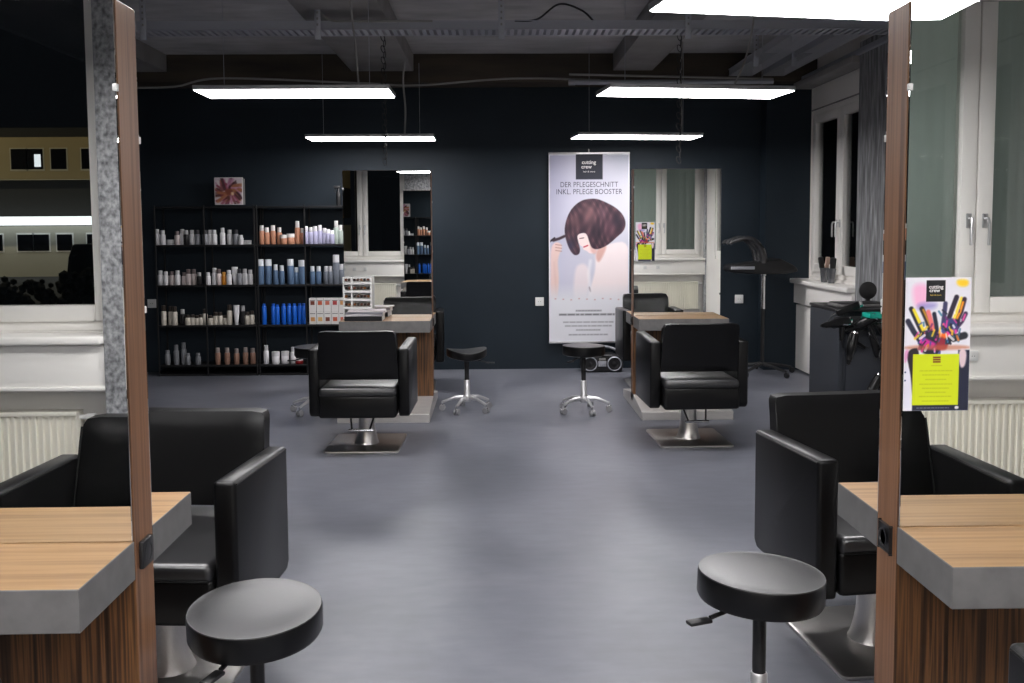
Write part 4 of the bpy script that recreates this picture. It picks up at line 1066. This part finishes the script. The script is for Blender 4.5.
# ------------------------------------------------------------------ outside, seen reflected through the left window
def outside():
    G_ = -1.6
    b = MB(); b.box(-60, 30, -75, WF - .5, G_ - .2, G_, mat('asphalt', rgb(40, 40, 42), .9)); struct(b.build('street'))
    root = empty('office_building', (-26, -58, G_), 0, 'long yellow street building with lit ground floor beyond the left window', 'building')
    ye = mat('yellow_render', rgb(150, 136, 104), .8); cr = mat('cream_render', rgb(176, 172, 158), .8); dk = mat('dark_facade', rgb(20, 20, 20), .8); wd = mat('dark_window', rgb(14, 14, 18), .15)
    b = MB(); b.box(-24, 10, -6, 0, 6.3, 9.0, ye); b.build('upper_facade', root)
    b = MB(); b.box(-24, 10, -6, -.8, 3.9, 6.3, dk); b.build('recessed_band', root)
    b = MB(); b.box(-24, 10, -6, -.4, 0, 3.3, cr); b.build('ground_floor_facade', root)
    b = MB(); b.box(-24, 10, -6, 0, 9.0, 9.6, dk); b.build('roof', root)
    b = MB(); b.box(-24, 10, -.5, .9, 3.35, 3.9, mat('lit_canopy', rgb(230, 230, 235), .5, emit=(.9, .95, 1, 1), es=.8)); b.build('lit_canopy', root)
    for k in range(19):
        x = -19 + k * 1.5 + (.45 if k % 3 == 0 else 0)
        b = MB(); b.box(x, x + .98, .0, .05, 6.95, 8.25, wd); w_ = b.build('window', root)
        b = MB(); b.box(x - .08, x + 1.06, -.02, .03, 6.85, 8.32, cr); b.build('window_surround', w_)
        if k % 3 == 1:
            b = MB(); b.box(x + .45, x + .85, .05, .08, 7.1, 7.9, mat('lit_room_%d' % k, rgb(200, 205, 210), .5, emit=(.85, .9, 1, 1), es=.45)); b.build('lit_room', w_)
        b = MB(); b.box(x, x + .98, -.4, -.33, 1.7, 2.75, wd); w_ = b.build('window', root)
        b = MB(); b.box(x - .08, x + 1.06, -.42, -.36, 1.6, 2.85, M['white_gloss']); b.build('window_surround', w_)
    for x, e in ((-12, 1100), (-40, 1500)):
        l = bpy.data.lights.new('street_lamp_light', 'POINT'); l.energy = e; l.color = (1, .86, .6); l.shadow_soft_size = .06
        o = bpy.data.objects.new('street_lamp_light', l); COL.objects.link(o); o.location = (x, -47, 12.4)
        lp = empty('street_lamp', (x, -46.6, G_), 0, 'lamp post lighting the yellow building from the %s' % {-12: 'right', -40: 'left'}[x], 'street lamp', 'street lamps outside')
        b = MB(); b.lathe([(.08, 0), (.05, 14.2)], M['black_metal'], 10); b.build('post', lp)
        b = MB(); b.box(-.2, .2, -.7, .1, 14.2, 14.35, M['black_metal'], .03); b.build('lamp_head', lp)
    # parked van seen end-on
    v = empty('parked_van', (-14.6, -33, G_), .1, 'dark parked van outside the left window', 'van')
    vm = mat('dark_van_paint', rgb(20, 20, 24), .3)
    b = MB(); P = [(-.85, .35), (.85, .35), (.88, 1.2), (.80, 2.0), (.60, 2.5), (-.60, 2.5), (-.80, 2.0), (-.88, 1.2)]
    b.prism(P, -2.2, 2.2, vm, 'y', .08, 3); b.build('body', v)
    b = MB(); b.prism([(-.66, 1.35), (.66, 1.35), (.58, 2.1), (-.58, 2.1)], 2.2, 2.22, M['glass'], 'y'); b.build('windscreen', v)
    for sx in (-1, 1):
        for sy in (-1.4, 1.4): b = MB(); b.lathe([(.2, -.1), (.34, -.1), (.34, .1), (.2, .1)], M['black_plastic'], 20, T(sx * .80, sy, .34, ry=PI / 2)); b.build('wheel', v)
    # hedge along the street
    rs = random.Random(4); b = MB(); gm = mat('dark_hedge_leaves', rgb(22, 26, 20), .8)
    for k in range(1500):
        x = rs.uniform(-34, -4); h = rs.uniform(.05, 1.5) + .25 * math.sin(x * 1.3); r = bmesh.ops.create_icosphere(b.bm, subdivisions=1, radius=rs.uniform(.10, .22)); bmesh.ops.translate(b.bm, verts=r['verts'], vec=(x, -28 + rs.uniform(-.5, .5), G_ + max(h, .1))); b._fin(r['verts'], gm)
    o = b.build('hedge'); tag(o, 'dark clipped hedge between the window and the parked van', 'hedge', kind='stuff')
outside()
# dark building close by on the right street side
w = bpy.data.worlds.new('night_sky'); S.world = w; w.use_nodes = True
w.node_tree.nodes['Background'].inputs['Color'].default_value = (.0012, .0014, .0018, 1); w.node_tree.nodes['Background'].inputs['Strength'].default_value = 1

# ------------------------------------------------------------------ camera (1024 x 683)
cam = bpy.data.cameras.new('camera'); co = bpy.data.objects.new('camera', cam); COL.objects.link(co); S.camera = co
f, t, r, yaw = 947.0, math.radians(4.15), math.radians(-.36), math.radians(1.06)
R = Vector((math.cos(yaw), -math.sin(yaw), 0)); Fh = Vector((math.sin(yaw), math.cos(yaw), 0)); zz = Vector((0, 0, 1))
F = Fh * math.cos(t) - zz * math.sin(t); U = Fh * math.sin(t) + zz * math.cos(t)
R2 = R * math.cos(r) + U * math.sin(r); U2 = U * math.cos(r) - R * math.sin(r)
mw = Matrix((R2, U2, -F)).transposed().to_4x4(); mw.translation = (0, 0, 1.4); co.matrix_world = mw
cam.sensor_width = 36; cam.lens = f / 1024 * 36; cam.shift_y = -45.1 / 1024; cam.clip_start = .05; cam.clip_end = 300

S.view_settings.view_transform = 'Standard'; S.view_settings.look = 'None'; S.view_settings.gamma = 1; S.view_settings.use_curve_mapping = False
S.view_settings.exposure = 1.1
try:
    S.cycles.use_denoising = True; S.cycles.max_bounces = 10; S.cycles.glossy_bounces = 6; S.cycles.diffuse_bounces = 4; S.cycles.transparent_max_bounces = 12; S.cycles.sample_clamp_indirect = 6
except Exception: pass
